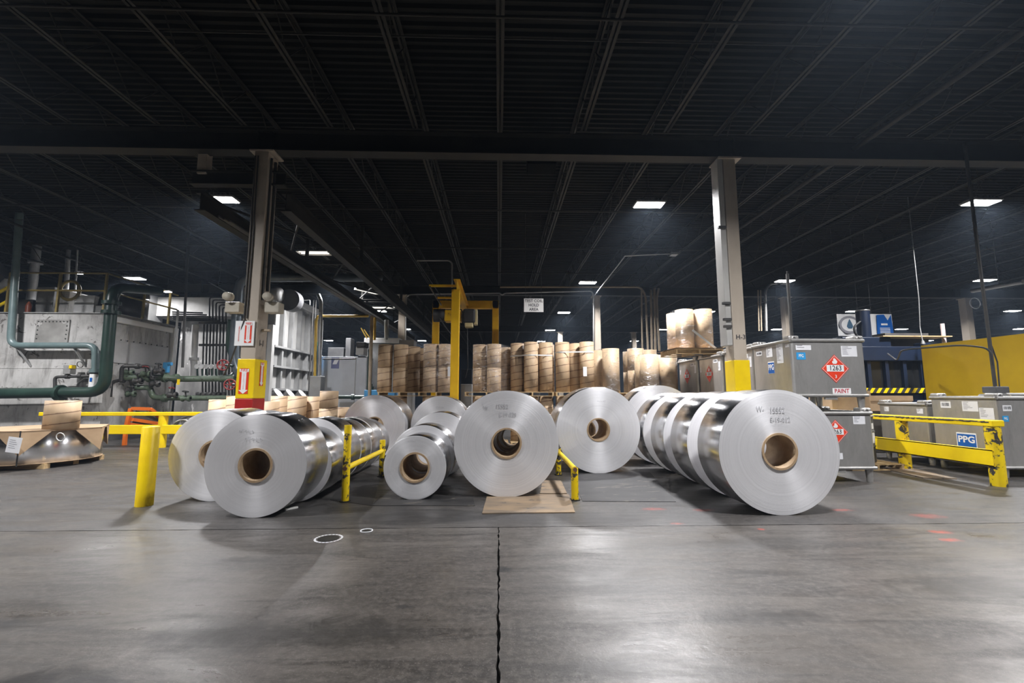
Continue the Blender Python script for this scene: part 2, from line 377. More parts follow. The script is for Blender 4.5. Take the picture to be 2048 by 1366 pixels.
    def mesh(s, name, mats, org=V((0, 0, 0))):
        me = bpy.data.meshes.new(name); me.from_pydata([tuple(q - org) for q in s.v], [], s.f)
        me.polygons.foreach_set('use_smooth', s.sm); me.polygons.foreach_set('material_index', s.mi)
        for m in (mats if isinstance(mats, (list, tuple)) else [mats]): me.materials.append(m)
        me.update(); return me
    def build(s, name, mats, parent=None, label=None):
        org = V((0, 0, 0)); q = parent
        while q is not None: org += q.location; q = q.parent
        o = bpy.data.objects.new(name, s.mesh(name, mats, org)); COL.objects.link(o)
        if parent is not None: o.parent = parent
        if label: o['label'] = label
        return o
TXT = {}
def text_mesh(t, fat, align):
    k = (t, fat, align)
    if k not in TXT:
        cu = bpy.data.curves.new('lettering', 'FONT'); cu.body = t; cu.size = 1.0; cu.offset = fat; cu.align_x = align; cu.align_y = 'CENTER'; cu.resolution_u = 3
        o = bpy.data.objects.new('lettering', cu); COL.objects.link(o)
        dg = bpy.context.evaluated_depsgraph_get(); me = bpy.data.meshes.new_from_object(o.evaluated_get(dg))
        TXT[k] = ([(v.co.x, v.co.y) for v in me.vertices], [tuple(p.vertices) for p in me.polygons])
        bpy.data.meshes.remove(me); bpy.data.objects.remove(o); bpy.data.curves.remove(cu)
    return TXT[k]
def frame(o, u, v):
    o, u, v = V(o), V(u), V(v); n = u.cross(v).normalized()
    return lambda a, b, off=0.0: o + u * a + v * b + n * off
FRONT = lambda o: frame(o, (1, 0, 0), (0, 0, 1))          # faces the camera side (-Y)
LEFT = lambda o: frame(o, (0, -1, 0), (0, 0, 1))          # faces -X
RIGHTF = lambda o: frame(o, (0, 1, 0), (0, 0, 1))         # faces +X

def tag(o, label, cat=None, group=None, kind=None):
    o['label'] = label
    if cat: o['category'] = cat
    if group: o['group'] = group
    if kind: o['kind'] = kind
    return o
def thing(name, label, cat, loc=(0, 0, 0), group=None):
    o = bpy.data.objects.new(name, None); o.empty_display_size = 0.1; COL.objects.link(o); o.location = loc
    return tag(o, label, cat, group)
def place(name, me, loc, parent=None):
    o = bpy.data.objects.new(name, me); COL.objects.link(o); o.location = loc
    if parent is not None: o.parent = parent
    return o
def struct(o, label): o['kind'] = 'structure'; o['label'] = label; return o
def ordinal(i): return ['first', 'second', 'third', 'fourth', 'fifth', 'sixth', 'seventh', 'eighth', 'ninth', 'tenth', 'eleventh'][i]

# ================================================================== THE HALL
GX0, GX1, GY0, GY1 = -34.0, 46.0, -13.0, 62.0
ROOF = 7.06
# floor: dark joint bed, three cast slabs with ragged joints
fl = MB().box((GX0, GY0, -0.25), (GX1, GY1, -0.03)).build('floor', mat('joint_bed', (0.03, 0.029, 0.028), (0.02, 0.02, 0.02), 5, 0.8))
struct(fl, 'grey polished concrete factory floor with dark joints')
JY = 5.0
spills = [(-3.2, 3.0, .5, .22, (0.022, 0.02, 0.019), .9, 6), (-2.2, 2.45, .7, .2, (0.022, 0.02, 0.019), .9, 5), (-1.2, 2.9, 1.3, .35, (0.03, 0.027, 0.024), .8, 4), (-2.2, 4.1, .5, .14, (0.03, 0.027, 0.024), .8, 8), (1.6, 3.0, .8, .16, (0.03, 0.027, 0.024), .85, 7), (2.1, 3.7, .5, .12, (0.03, 0.027, 0.024), .85, 8), (3.6, 3.4, 1.0, .3, (0.03, 0.027, 0.024), .7, 5), (.5, 2.5, .5, .12, (0.03, 0.027, 0.024), .8, 7), (-.62, 3.2, .08, .05, (0.03, 0.03, 0.03), .8, 9),
          (0.05, 3.83, .12, .09, (0.022, 0.022, 0.022), .95, 6), (.9, 3.6, 1.2, .5, (0.06, 0.056, 0.052), .45, 6), (2.2, 4.4, 1.6, .3, (0.05, 0.047, 0.044), .5, 5),
          (2.76, 4.85, .06, .05, (.42, .06, .035), .7, 14), (4.4, 4.45, .16, .08, (.42, .06, .035), .6, 11), (4.55, 4.7, .18, .09, (.42, .06, .035), .6, 11)]
spill_b = [(-1.3, 5.5, 2.2, .55, (0.03, 0.029, 0.028), .75, 2.5), (0.6, 5.35, 2.6, .35, (0.04, 0.038, 0.037), .6, 3), (2.6, 6.5, 1.4, 1.2, (0.035, 0.034, 0.033), .6, 3),
           (3.0, 7.5, 1.6, 2.2, (0.04, 0.038, 0.036), .6, 3), (-2.6, 6.6, 1.4, 1.6, (0.035, 0.034, 0.033), .6, 3), (5.9, 6.2, 2.2, .5, (0.05, 0.045, 0.04), .5, 3),
           (1.9, 5.72, .28, .1, (.36, .05, .03), .5, 10), (2.5, 5.65, .2, .09, (.36, .05, .03), .5, 11), (5.0, 5.3, .28, .16, (.36, .05, .03), .5, 8), (4.2, 5.6, .2, .08, (.36, .05, .03), .45, 10), (1.95, 5.08, .12, .06, (.36, .05, .03), .5, 12)]
CON_F = m_concrete('polished_concrete_aisle', (0.105, 0.094, 0.083), (0.054, 0.048, 0.042), spills)
CON_B = m_concrete('polished_concrete_storage', (0.078, 0.071, 0.064), (0.032, 0.029, 0.027), spill_b, (0.3, 0.6))
def slab(edge, mats, label):
    """closed outline -> slab 0.2 m thick, top at z=0"""
    o = MB().prism(edge, -0.2, 0.0).build('concrete_slab', mats, fl); o['label'] = label
rj = random.Random(3)
def jag(a, b, n, amp, ax):
    out = []
    for i in range(n + 1):
        t = i / n; q = [a[0] + (b[0] - a[0]) * t, a[1] + (b[1] - a[1]) * t]
        if 0 < i < n: q[ax] += rj.uniform(-amp, amp)
        out.append(tuple(q))
    return out
cl = jag((-0.008, GY0), (-0.008, 1.6), 2, 0, 0) + jag((-0.008, 1.7), (-0.008, JY - .008), 60, .007, 0)
cr = jag((0.008, GY0), (0.008, 1.6), 2, 0, 0) + jag((0.008, 1.7), (0.008, JY - .008), 60, .007, 0)
tl = jag((-.03, JY - .008), (-9, JY - .008), 60, .006, 1); tr_ = jag((.03, JY - .008), (9, JY - .008), 60, .006, 1)
slab(cl + tl + [(GX0, JY - .008), (GX0, GY0)], CON_F, 'aisle slab left of the centre joint')
slab((cr + tr_ + [(GX1, JY - .008), (GX1, GY0)])[::-1], CON_F, 'aisle slab right of the centre joint')
bj = jag((-9, JY + .006), (9, JY + .006), 120, .006, 1)
slab([(GX0, JY + .006)] + bj + [(GX1, JY + .006), (GX1, GY1), (GX0, GY1)], CON_B, 'stained slab under the stored coils')

# ceiling: ribbed deck, joists, girders
def ribbed():
    b = MB(); p = []; y = GY0; pitch = 0.16
    while y < GY1:
        p += [(y, 0.0), (y + .05, 0.0), (y + .075, .055), (y + .135, .055)]; y += pitch
    vs = []; fs = []
    for (yy, zz) in p: vs += [(GX0, yy, ROOF + zz), (GX1, yy, ROOF + zz)]
    for i in range(len(p) - 1): fs.append((2 * i, 2 * i + 2, 2 * i + 3, 2 * i + 1))
    b.add(vs, fs); b.box((GX0, GY0, ROOF + .1), (GX1, GY1, ROOF + .16)); return b
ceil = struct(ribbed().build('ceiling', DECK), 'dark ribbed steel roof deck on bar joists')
GIRD = [-3.8, 8.15, 20.2, 32.2, 44.2, 56.2]
JZ0, JZ1 = 6.33, 7.02
def joist_mesh(L):
    b = MB()
    for s_ in (-1, 1):
        b.box((s_ * .012 - (.045 if s_ < 0 else 0), 0, JZ1 - .008), (s_ * .012 + (.045 if s_ > 0 else 0), L, JZ1)); b.box((s_ * .012, 0, JZ1 - .05), (s_ * .018, L, JZ1))
        b.box((s_ * .012 - (.045 if s_ < 0 else 0), .25, JZ0), (s_ * .012 + (.045 if s_ > 0 else 0), L - .25, JZ0 + .008)); b.box((s_ * .012, .25, JZ0), (s_ * .018, L - .25, JZ0 + .05))
    n = 20; st = (L - .5) / n
    for i in range(n):
        y0 = .25 + i * st; a, c = ((JZ0 + .02, JZ1 - .02) if i % 2 else (JZ1 - .02, JZ0 + .02))
        b.cyl((0, y0, a), (0, y0 + st, c), .011, 5, caps=False)
    return b
JM = {}
for gi in range(len(GIRD) - 1):
    L = GIRD[gi + 1] - GIRD[gi]; key = round(L, 3)
    if key not in JM: JM[key] = joist_mesh(L).mesh('bar_joist', JOIST)
    k0, k1 = ((-6, 6) if gi == 0 else (-14, 15) if gi == 1 else (-15, 20) if gi == 2 else (-14, 27))
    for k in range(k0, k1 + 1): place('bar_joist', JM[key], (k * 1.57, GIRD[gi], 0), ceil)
def ibeam(b, a, c, hgt, wid, tf=.022, tw=.014):
    a, c = V(a), V(c)
    b.bar(a + V((0, 0, tf / 2)), c + V((0, 0, tf / 2)), wid, tf, up=(0, 0, 1)); b.bar(a + V((0, 0, hgt - tf / 2)), c + V((0, 0, hgt - tf / 2)), wid, tf, up=(0, 0, 1))
    b.bar(a + V((0, 0, hgt / 2)), c + V((0, 0, hgt / 2)), tw, hgt - 2 * tf, up=(0, 0, 1)); return b
for gy in GIRD[1:-1]:
    g = ibeam(MB(), (GX0, gy, 5.93), (GX1, gy, 5.93), .42, .26)
    for x in [-13.2, -4.4, 4.4, 13.0, 21.5]: g.box((x - .13, gy - .1, 5.95), (x - .118, gy + .1, 6.33)); g.box((x + .118, gy - .1, 5.95), (x + .13, gy + .1, 6.33))
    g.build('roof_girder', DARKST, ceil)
for y in (1.5, 3.6, 5.8, 10.6, 12.8, 15.0, 17.6, 23, 26, 29): MB().cyl((GX0 / 1.6, y, JZ0 + .06), (GX1 / 1.4, y, JZ0 + .06), .012, 5, caps=False).build('bridging_bar', JOIST, ceil)
MB().cyl((6.95, -2, 6.2), (6.95, 40, 6.2), .05, 8).build('sprinkler_main', DARKST, ceil)
for k in range(9): MB().cyl((GX0 / 1.6, 2.2 + k * 3.05, 6.22), (6.95, 2.2 + k * 3.05, 6.22), .018, 6).build('sprinkler_branch', DARKST, ceil)
u = P(1083, 328, 9.4); MB().bevbox((u.x - .32, 9.2, u.z - .1), (u.x + .32, 9.7, u.z + .45), .02).build('unit_heater', mat('heater_black', (.004, .004, .004), (.003, .003, .003), 3, .8, spec=.05), ceil)
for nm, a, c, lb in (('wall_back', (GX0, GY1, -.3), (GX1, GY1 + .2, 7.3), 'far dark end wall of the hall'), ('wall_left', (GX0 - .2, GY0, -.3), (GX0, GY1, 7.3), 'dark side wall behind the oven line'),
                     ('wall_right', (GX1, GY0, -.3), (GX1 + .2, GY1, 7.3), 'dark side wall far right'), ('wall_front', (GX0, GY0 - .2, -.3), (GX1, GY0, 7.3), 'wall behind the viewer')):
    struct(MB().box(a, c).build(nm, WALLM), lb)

# ------------------------------------------------------------------ lamps on their grid
lamp_me = {}
def lamp(x, y, z, label, rot=0.0, hang=None):
    t = thing('high_bay_lamp', label, 'lamp', (x, y, z), 'lit high-bay lamps'); t.rotation_euler.z = rot
    if not lamp_me:
        b = MB().bevbox((-.36, -.19, .0), (.36, .19, .05), .012)
        for k in range(-3, 4): b.box((k * .09 - .006, -.16, .05), (k * .09 + .006, .16, .1))
        b.bevbox((-.12, -.08, .05), (.12, .08, .15), .01)
        lamp_me['h'] = b.mesh('housing', HOUSE)
        lamp_me['l'] = MB().bevbox((-.33, -.16, -.014), (.33, .16, .002), .005).mesh('lens', LENS)
        lamp_me['c'] = MB().cyl((-.2, 0, .1), (0, 0, .5), .006, 5).cyl((.2, 0, .1), (0, 0, .5), .006, 5).cyl((0, 0, .5), (0, 0, ROOF - 6.0), .006, 5).mesh('hanging_cable', DARKST)
        ld = bpy.data.lights.new('lamp_light', 'AREA'); ld.shape = 'RECTANGLE'; ld.size = .62; ld.size_y = .3; ld.energy = LAMP_W; ld.color = LAMP_COL; ld.spread = math.radians(150)
        lamp_me['d'] = ld
    place('housing', lamp_me['h'], (0, 0, 0), t); place('lens', lamp_me['l'], (0, 0, 0), t); place('hanging_cable', lamp_me['c'], (0, 0, 0), t)
    lo = bpy.data.objects.new('lamp_light', lamp_me['d']); COL.objects.link(lo); lo.parent = t; lo.location = (0, 0, -.03)
LX = [(-14.5, 'over the oven line'), (-6.6, 'left of the crane runway'), (3.64, 'right of the hanging sign'), (11.6, 'above the navy machine'), (19.6, 'second from the right edge'), (28.3, 'at the far right'), (36.5, 'outermost on the right')]
LY = [-10.4, -3.4, 3.55, 10.4, 17.9, 24.7, 31.6, 38.4, 45.2, 52]
for xi, (x, d) in enumerate(LX):
    for yi, y in enumerate(LY):
        if yi < 2: continue
        if yi <= 1 and xi > 3: continue
        if yi == 2 and xi > 4: continue
        if yi == 3 and xi > 4: continue
        if yi == 4 and xi > 5: continue
        yy = y + (.15 if xi == 2 and yi > 3 else -.35 * (xi - 2) if xi > 2 and yi > 2 else 0)
        if xi <= 1 and yi > 7: continue
        lamp(x, yy, 6.0, 'lit high-bay lamp %s, %s lamp of that row from the camera' % (d, ordinal(yi)))
def tubelamp(p, L, W, rz, label):
    t = thing('strip_fixture', label, 'lamp', p); t.rotation_euler.z = rz
    b = MB(); b.add([(-L / 2, -W / 2, 0), (L / 2, -W / 2, 0), (L / 2, W / 2, 0), (-L / 2, W / 2, 0), (-L / 2, -W / 4, .1), (L / 2, -W / 4, .1), (L / 2, W / 4, .1), (-L / 2, W / 4, .1)], [(0, 4, 5, 1), (1, 5, 6, 2), (2, 6, 7, 3), (3, 7, 4, 0), (4, 7, 6, 5)])
    o = place('reflector', b.mesh('reflector', WHITE), (0, 0, 0), t)
    for s_ in (-1, 1): place('tube', MB().cyl((-L / 2 + .05, s_ * W * .2, .03), (L / 2 - .05, s_ * W * .2, .03), .019, 8).mesh('tube', TUBEL), (0, 0, 0), t)
    place('hanger', MB().cyl((0, 0, .1), (0, 0, ROOF - p[2]), .008, 5).mesh('hanger', DARKST), (0, 0, 0), t)
q = G(628, 507, 5.75); tubelamp(q, .95, .42, 0, 'white strip light between the runway beams, beside the beige column')
q = G(733, 584, 5.6); tubelamp(q, 1.1, .14, .95, 'slim tilted strip light under the runway beams')
q = G(765, 616, 5.6); tubelamp(q, 1.6, .5, 0, 'far white strip light under the runway beams')

# ------------------------------------------------------------------ columns
def column(x, y, label, band=True, w=.3, d=.34, seen=True, mk=None):
    t = thing('steel_column', label, 'column', (x, y, 0))
    b = MB(); b.bevbox((x - w / 2, y - d / 2, .02), (x + w / 2, y + d / 2, 5.9), .012); b.build('shaft', BEIGE, t)
    MB().box((x - .26, y - .26, 0.0), (x + .26, y + .26, .02)).build('base_plate', DARKST, t)
    MB().box((x - .22, y - .2, 5.9), (x + .22, y + .2, 5.93)).build('cap_plate', BEIGE, t)
    if band:
        g = MB(); g.bevbox((x - w / 2 - .025, y - d / 2 - .03, 1.34), (x + w / 2 + .025, y + d / 2 + .02, 2.03), .012); g.build('yellow_guard', YELC, t, 'yellow painted band')
        MB().bevbox((x - w / 2 - .024, y - d / 2 - .029, .02), (x + w / 2 + .024, y + d / 2 + .02, 1.338), .012).build('red_guard', REDP if mk == 'I' else YELC, t, 'red painted band' if mk == 'I' else 'yellow painted band')
    return t
XL, XR, CYD = -4.42, 4.40, 8.2
cL = column(XL, CYD, 'beige steel column with red and yellow band left of centre', mk='I', w=.26, d=.36)
cR = column(XR, CYD, 'beige steel column marked H-3 beside the paint totes', mk='H', w=.24, d=.3)
def arrow_sign(fr, t, a, b, w, h, redw, txt, nm='fire_extinguisher_arrow'):
    """red field with a white down arrow carrying vertical lettering"""
    o = MB().rect(fr, a - w / 2, b - h, a + w / 2, b, .004).build(nm, REDPR, t)
    aw = w * .36
    MB().poly(fr, [(a - w * .5, b - h * .02), (a - w * .5, b - h * .13), (a - aw * .7, b - h * .15), (a - aw * .7, b - h * .85), (a - w * .5, b - h * .85), (a, b - h * 1.0), (a + w * .5, b - h * .85), (a + aw * .7, b - h * .85), (a + aw * .7, b - h * .15), (a + w * .5, b - h * .13), (a + w * .5, b - h * .02)], .006).build('white_arrow', WHITE, o)
    MB().text(fr, 'FIRE', w * .42, a, b - h * .075, .008, .01).build('lettering', REDPR, o)
    m = MB()
    for i, ch in enumerate(txt): m.text(fr, ch, h * .62 / len(txt) * .95, a, b - h * (.2 + .62 * (i + .5) / len(txt)), .008, .012)
    m.build('lettering', REDPR, o)
ff = FRONT((XL, CYD - .18, 0))
fp = FRONT((XL - .06, CYD - .20, 0))
sg = MB().slab(fp, -.17, 2.26, .16, 2.70, 0.0, .015).build('sign_board', WHITE, cL)
arrow_sign(FRONT((XL - .06, CYD - .215, 0)), cL, .06, 2.67, .12, .36, .1, 'EXTINGUISHER')
MB().text(FRONT((XL - .06, CYD - .215, 0)), 'FIRE EXTINGUISHER', .03, -.1, 2.47, .004, .004, vert=True).build('lettering', REDPR, cL)
arrow_sign(FRONT((XL - .0, CYD - .212, 0)), cL, -.02, 1.86, .16, .44, .1, 'EXTINGUISHER')
rs = RIGHTF((XL + .156, CYD, 0)); arrow_sign(rs, cL, .02, 1.98, .12, .42, .1, 'EXTINGUISHER')
MB().text(RIGHTF((XL + .13, CYD, 0)), 'I-1', .15, 0, 2.32, .004, .015).build('lettering', INK, cL, 'black stencilled I-1')
MB().text(FRONT((XR + .03, CYD - .15, 0)), 'H-3', .12, -.01, 2.45, .004, .012).build('lettering', INK, cR, 'black stencilled H-3')
# fittings on the columns
b = MB()
for k, (dx, z0) in enumerate(((-.1, 2.75), (-.05, 2.75))): b.pipe([(XL + dx, CYD - .2, 5.8), (XL + dx + .01, CYD - .2, 4.2), (XL + dx, CYD - .2, z0)], .012, 6)
b.pipe([(XL + .15, CYD - .1, 5.8), (XL + .15, CYD - .1, 3.1)], .02, 8); b.pipe([(XL + .15, CYD + .05, 5.8), (XL + .15, CYD + .05, 3.3)], .025, 8); b.build('conduit', DKPIPE, cL)
MB().pipe([(XL - .1, CYD - .2, 2.75), (XL - .08, CYD - .22, 2.72), (XL - .2, CYD - .18, 2.3), (XL - .35, CYD - .1, 1.95), (XL - .5, CYD, 1.75)], .014, 6).build('cable', DKPIPE, cL)
for dx, lb in ((-.36, 'left'), (.34, 'right')):
    z = 3.0; b = MB().bevbox((XL + dx - .13, CYD - .14, z - .13), (XL + dx + .13, CYD + .06, z + .06), .015)
    b.lathe([(-.16, .0), (-.16, .07), (-.04, .085), (-.04, 0)], 14, 'Y', (XL + dx - .05, CYD - .1, z + .14)); b.bar((XL + dx, CYD, z), (XL, CYD, z), .04, .04)
    b.build('emergency_light', mat('aged_plastic', (.45, .41, .33), (.36, .33, .26), 5, .5), cL)
MB().pipe([(XL + .13, CYD - .02, 2.56), (XL + .3, CYD - .06, 2.55)], .025, 8).build('pipe_stub', TANP, cL)
b = MB().bevbox((XR - .24, CYD - .16, 2.3), (XR - .135, CYD + .1, 5.9), .01); b.build('cable_channel', mat('channel_grey', (.42, .41, .38), (.36, .35, .33), 2, .5), cR)
b = MB()
for z in (2.62, 2.75, 3.05, 4.5): b.bevbox((XR - .3, CYD - .21, z), (XR - .15, CYD - .15, z + .05), .008)
b.build('clamp', DKPIPE, cR)
# far columns
for (px, y, lb) in ((1193, 20.3, 'far beige column behind the striped cores'), (1573, 20.3, 'far beige column behind the tall tote'), (1934, 20.3, 'far beige column above the yellow panel'), (805, 20.3, 'far beige column at the runway end')):
    q = P(px, 640, y); column(q.x, y, lb, band=False)
for (px, y, lb) in ((1121, 32.2, 'slim distant column under the middle lamps'), (1268, 32.2, 'slim distant column behind the shrink-wrapped rolls')):
    q = P(px, 700, y); column(q.x, y, lb, band=False)
q = P(1944, 606, 20.0)
cable_loop = MB().torus((q.x + .2, 20.05, q.z), (0, 1, 0), .25, .02, 20, 6).build('cable_coil', WHITE); tag(cable_loop, 'white cable loop hung on the far right column', 'cable')

# ------------------------------------------------------------------ crane runway by the left column
rw = thing('crane_runway', 'dark overhead crane runway running back from the left column', 'crane rail', (-5, 8.3, 5))
xl, xr = P(402, 390, 8.3).x, XL + .36
zt, zb = P(450, 345, 8.3).z, P(450, 372, 8.3).z
for nm, x in (('left', xl), ('right', xr)):
    b = ibeam(MB(), (x, 8.3, 4.86), (x, 30, 4.86), .36, .2); b.build('runway_beam', DARKST, rw)
ibeam(MB(), (xl - .15, 8.25, zb - .02), (xr, 8.25, zb - .02), .27, .16).build('cross_beam', DARKST, rw)
MB().box((xl - .05, 8.2, zb + .2), (xl + .12, 8.36, 6.0)).build('hanger', BEIGE, rw)
for y in (13, 18.4, 24):
    for x in (xl, xr): MB().bar((x, y, 5.2), (x, y, 6.35), .08, .08).build('hanger', DARKST, rw)
    ibeam(MB(), (xl, y, 5.2), (xr, y, 5.2), .12, .1).build('cross_beam', DARKST, rw)
for s_ in (0, 1):
    for k in range(5): MB().bar(((xl, xr)[(k + s_) % 2], 9 + k * 3, 5.24), ((xl, xr)[(k + s_ + 1) % 2], 12 + k * 3, 5.24), .04, .04).build('brace', DARKST, rw)
b = MB()
for k in range(3): b.cyl((xl + .3 + .1 * k, 8.4, 4.78 - .04 * k), (xl + .3 + .1 * k, 30, 4.78 - .04 * k), .022, 6)
b.build('conductor_bar', DKPIPE, rw)

# ================================================================== COILS
def scribble(fr, sz, a, b, seed, n=5, off=.002):
    """writing too faint to read: a few short pen strokes"""
    rr = random.Random(seed * 7 + 1); m = MB()
    for i in range(n):
        x = a + (i - n / 2) * sz * .62; y0 = b - sz * rr.uniform(.2, .4); y1 = b + sz * rr.uniform(.2, .4); sl = rr.uniform(-.15, .15) * sz; t = sz * .07
        m.poly(fr, [(x, y0), (x + t, y0), (x + t + sl, y1), (x + sl, y1)], off)
        yy = rr.uniform(y0, y1); m.poly(fr, [(x, yy), (x + sz * .35, yy), (x + sz * .35, yy + t), (x, yy + t)], off)
    return m
def coil(label, x, y, r, ri, L, yaw=0.0, marks=None, name='aluminium_coil', seed=0, fibre=True, tape=False):
    t = thing(name, label, 'coil', (0, 0, 0), 'aluminium coils')
    rr = random.Random(seed + 11); prof = []; mis = []
    n = 16; r0 = ri + .012
    for i in range(n + 1):
        q = r0 + (r - r0) * i / n; prof.append((rr.uniform(-.0006, .0006) if i < n else 0.0, q)); mis.append(0)
    prof[-1] = (.002, r - .0015); prof.append((.004, r)); prof.append((L - .003, r)); prof.append((L, r - .003)); prof.append((L, r0)); prof.append((.01, r0))
    mis = [0] * n + [1, 1, 1, 0, 0, 0]
    w_ = MB().lathe(prof, 96, 'Y', (0, 0, r), [k == n + 1 or k < n - 1 for k in range(len(mis))], mis).build('wound_strip', [MATS['coil_face'], MATS['coil_side']], t)
    # sharp corner between face and flank
    cp = [(-.012, ri - .012), (-.012, ri + .012), (L + .01, ri + .012), (L + .01, ri - .012)]
    MB().lathe(cp, 48, 'Y', (0, 0, r), [False, True, False, True], closed=True).build('core_tube', CORE, t, 'brown fibre core tube')
    fr = FRONT((0, -.004, r))
    for (s_, sz, a, b_) in (marks or []): (MB().text(fr, s_, sz, a * r, b_ * r, .002, .0, squeeze=.8) if s_ else scribble(fr, sz, a * r, b_ * r, seed)).build('handwriting', PENCIL, t, 'faint grey handwriting')
    if tape:
        st = MB(); k = 14
        for j in range(k):
            a0, a1 = PI * (.15 + .5 * j / k), PI * (.15 + .5 * (j + 1) / k)
            q = [(math.cos(a) * (r + .003), yy, r + math.sin(a) * (r + .003)) for a, yy in ((a0, L * .35), (a1, L * .35), (a1, L * .42), (a0, L * .42))]
            st.add(q, [(0, 1, 2, 3)])
        st.build('tape', STRAP, t)
    t.location = (x, y, 0); t.rotation_euler.z = yaw
    return t
def rad(px, ptop, Y): return P(px, ptop, Y).z / 2
# right row
R1y = G(1568, 1031).y; rR = rad(1568, 779, R1y); XRR = G(1568, 1031).x
coil('largest aluminium coil at front right, hand marked, totes behind it', XRR, R1y, rR, .205, .58, marks=[('15552', .095, .0, .66), ('W-', .09, -.28, .68), ('E-19-012', .085, .04, .51)], seed=1)
for i, (y, k) in enumerate(((R1y + .93, .99), (R1y + 1.85, .985), (R1y + 2.85, .985))):
    coil('aluminium coil, %s behind the large front-right coil' % ordinal(i), XRR, y, rR * k, .205, .6, seed=2 + i)
coil('aluminium coil ending the right row, below the shrink-wrapped rolls', XRR, R1y + 3.95, .80, .205, .7, seed=7)
# R0
q = G(1199, 947); r0 = rad(1199, 774, q.y)
coil('aluminium coil right of centre, behind the short yellow pipe barrier', q.x, q.y, r0, .2, .75, yaw=0.03, marks=[('', .05, .1, .66)], seed=8, tape=True)
coil('aluminium coil hidden directly behind the right-of-centre coil', q.x - .06, q.y + .95, r0 * .9, .2, .6, seed=9)
# centre
q = G(1013, 995); r1 = rad(1013, 781, q.y)
coil('big bright aluminium coil in the centre, marked 15552', q.x, q.y, r1, .2, .55, marks=[('15552', .09, -.09, .69), ('W', .08, -.4, .66), ('E-19 020', .085, .02, .53)], seed=10)
coil('aluminium coil hidden behind the big centre coil', q.x + .06, q.y + .68, r1 * .98, .19, .55, seed=11)
coil('aluminium coil hidden third behind the big centre coil', q.x + .14, q.y + 1.34, r1 * .96, .19, .5, seed=18)
# small row
q = G(828, 1000); rs_ = rad(828, 871, q.y)
coil('smallest aluminium coil at the front, left of the centre coil', q.x, q.y, rs_, .19, .55, yaw=-.02, marks=[('', .035, -.1, .8)], seed=12)
coil('aluminium coil just behind the smallest front coil', q.x + .0, q.y + .65, .475, .2, .6, seed=13)
coil('aluminium coil third in the small-coil row', q.x + .1, q.y + 1.75, .55, .2, .6, seed=14)
q = P(877, 850, 10.8); coil('large aluminium coil at the back, behind the small coils', q.x + .04, 10.8, P(877, 787, 10.8).z / 2 * .96, .2, .78, marks=[('', .06, 0, .6)], seed=15)
q = P(750, 850, 10.4); coil('pale aluminium coil at the back left, below the striped cores', q.x - .02, 10.4, P(750, 786, 10.4).z / 2 * .97, .2, 1.0, seed=16)
# left rows
q = G(504, 1036); rl = rad(504, 828, q.y)
coil('front-left aluminium coil, nearest of the left row', q.x, q.y, rl, .185, .66, marks=[('', .06, -.2, .66), ('', .07, -.05, .5)], seed=17)
yy = q.y + .76
for i, (L, r_, dx) in enumerate(((.58, .475, .13), (.6, .53, .08), (.55, .50, .1), (.75, .495, .1), (.5, .46, .12))):
    coil('aluminium coil %s behind the front-left coil, inside the pipe barrier' % ordinal(i), q.x + dx, yy, r_, .185, L, seed=20 + i, tape=(i == 3)); yy += L + .07
q = G(424, 1003); r2 = rad(424, 819, q.y)
coil('outer-left aluminium coil, half hidden by the front-left coil', q.x - .02, q.y, r2, .185, .8, seed=30)
coil('aluminium coil behind the outer-left coil', q.x - .05, q.y + .9, r2 * .95, .185, .6, seed=31)
MB_ = MB().bar(G(430 + 140, 1021), G(595, 1016), .03, .02); o = MB_.build('foil_scrap', STRAP); o.location.z += .011; tag(o, 'pale foil scrap on the floor beside the front-left coil', 'scrap')

# ================================================================== low pipe barriers between the coils
def barrier(pa, pb, h1, h2, zr, label, r=.048, cross=True):
    t = thing('pipe_barrier', label, 'barrier', (pa.x, pa.y, 0))
    MB().cyl((pa.x, pa.y, 0), (pa.x, pa.y, h1), r, 14).build('post', YELW, t); MB().cyl((pb.x, pb.y, 0), (pb.x, pb.y, h2), r, 14).build('post', YELW, t)
    MB().cyl((pa.x, pa.y - .03, zr), (pb.x, pb.y + .1, zr), r * .8, 12).build('rail', YEL, t)
    MB().cyl((pa.x, pa.y - r - .02, zr), (pa.x, pa.y - r + .02, zr), .028, 8).build('bolt', mat('rusty_bolt', (.16, .07, .03), (.1, .05, .03), 9, .7), t)
    for p_ in (pa, pb): MB().cyl((p_.x, p_.y, 0), (p_.x, p_.y, .012), r * 1.5, 14).build('foot_plate', DARKST, t)
pa = G(690, 1003); barrier(pa, G(763, 953), P(690, 850, pa.y).z, .62, P(690, 936, pa.y).z, 'worn yellow pipe barrier with one tall post, beside the left coils')
pa = G(1150, 1000); barrier(pa, G(1117, 950), P(1150, 936, pa.y).z, .48, P(1150, 938, pa.y).z, 'low worn yellow pipe barrier right of the big centre coil')

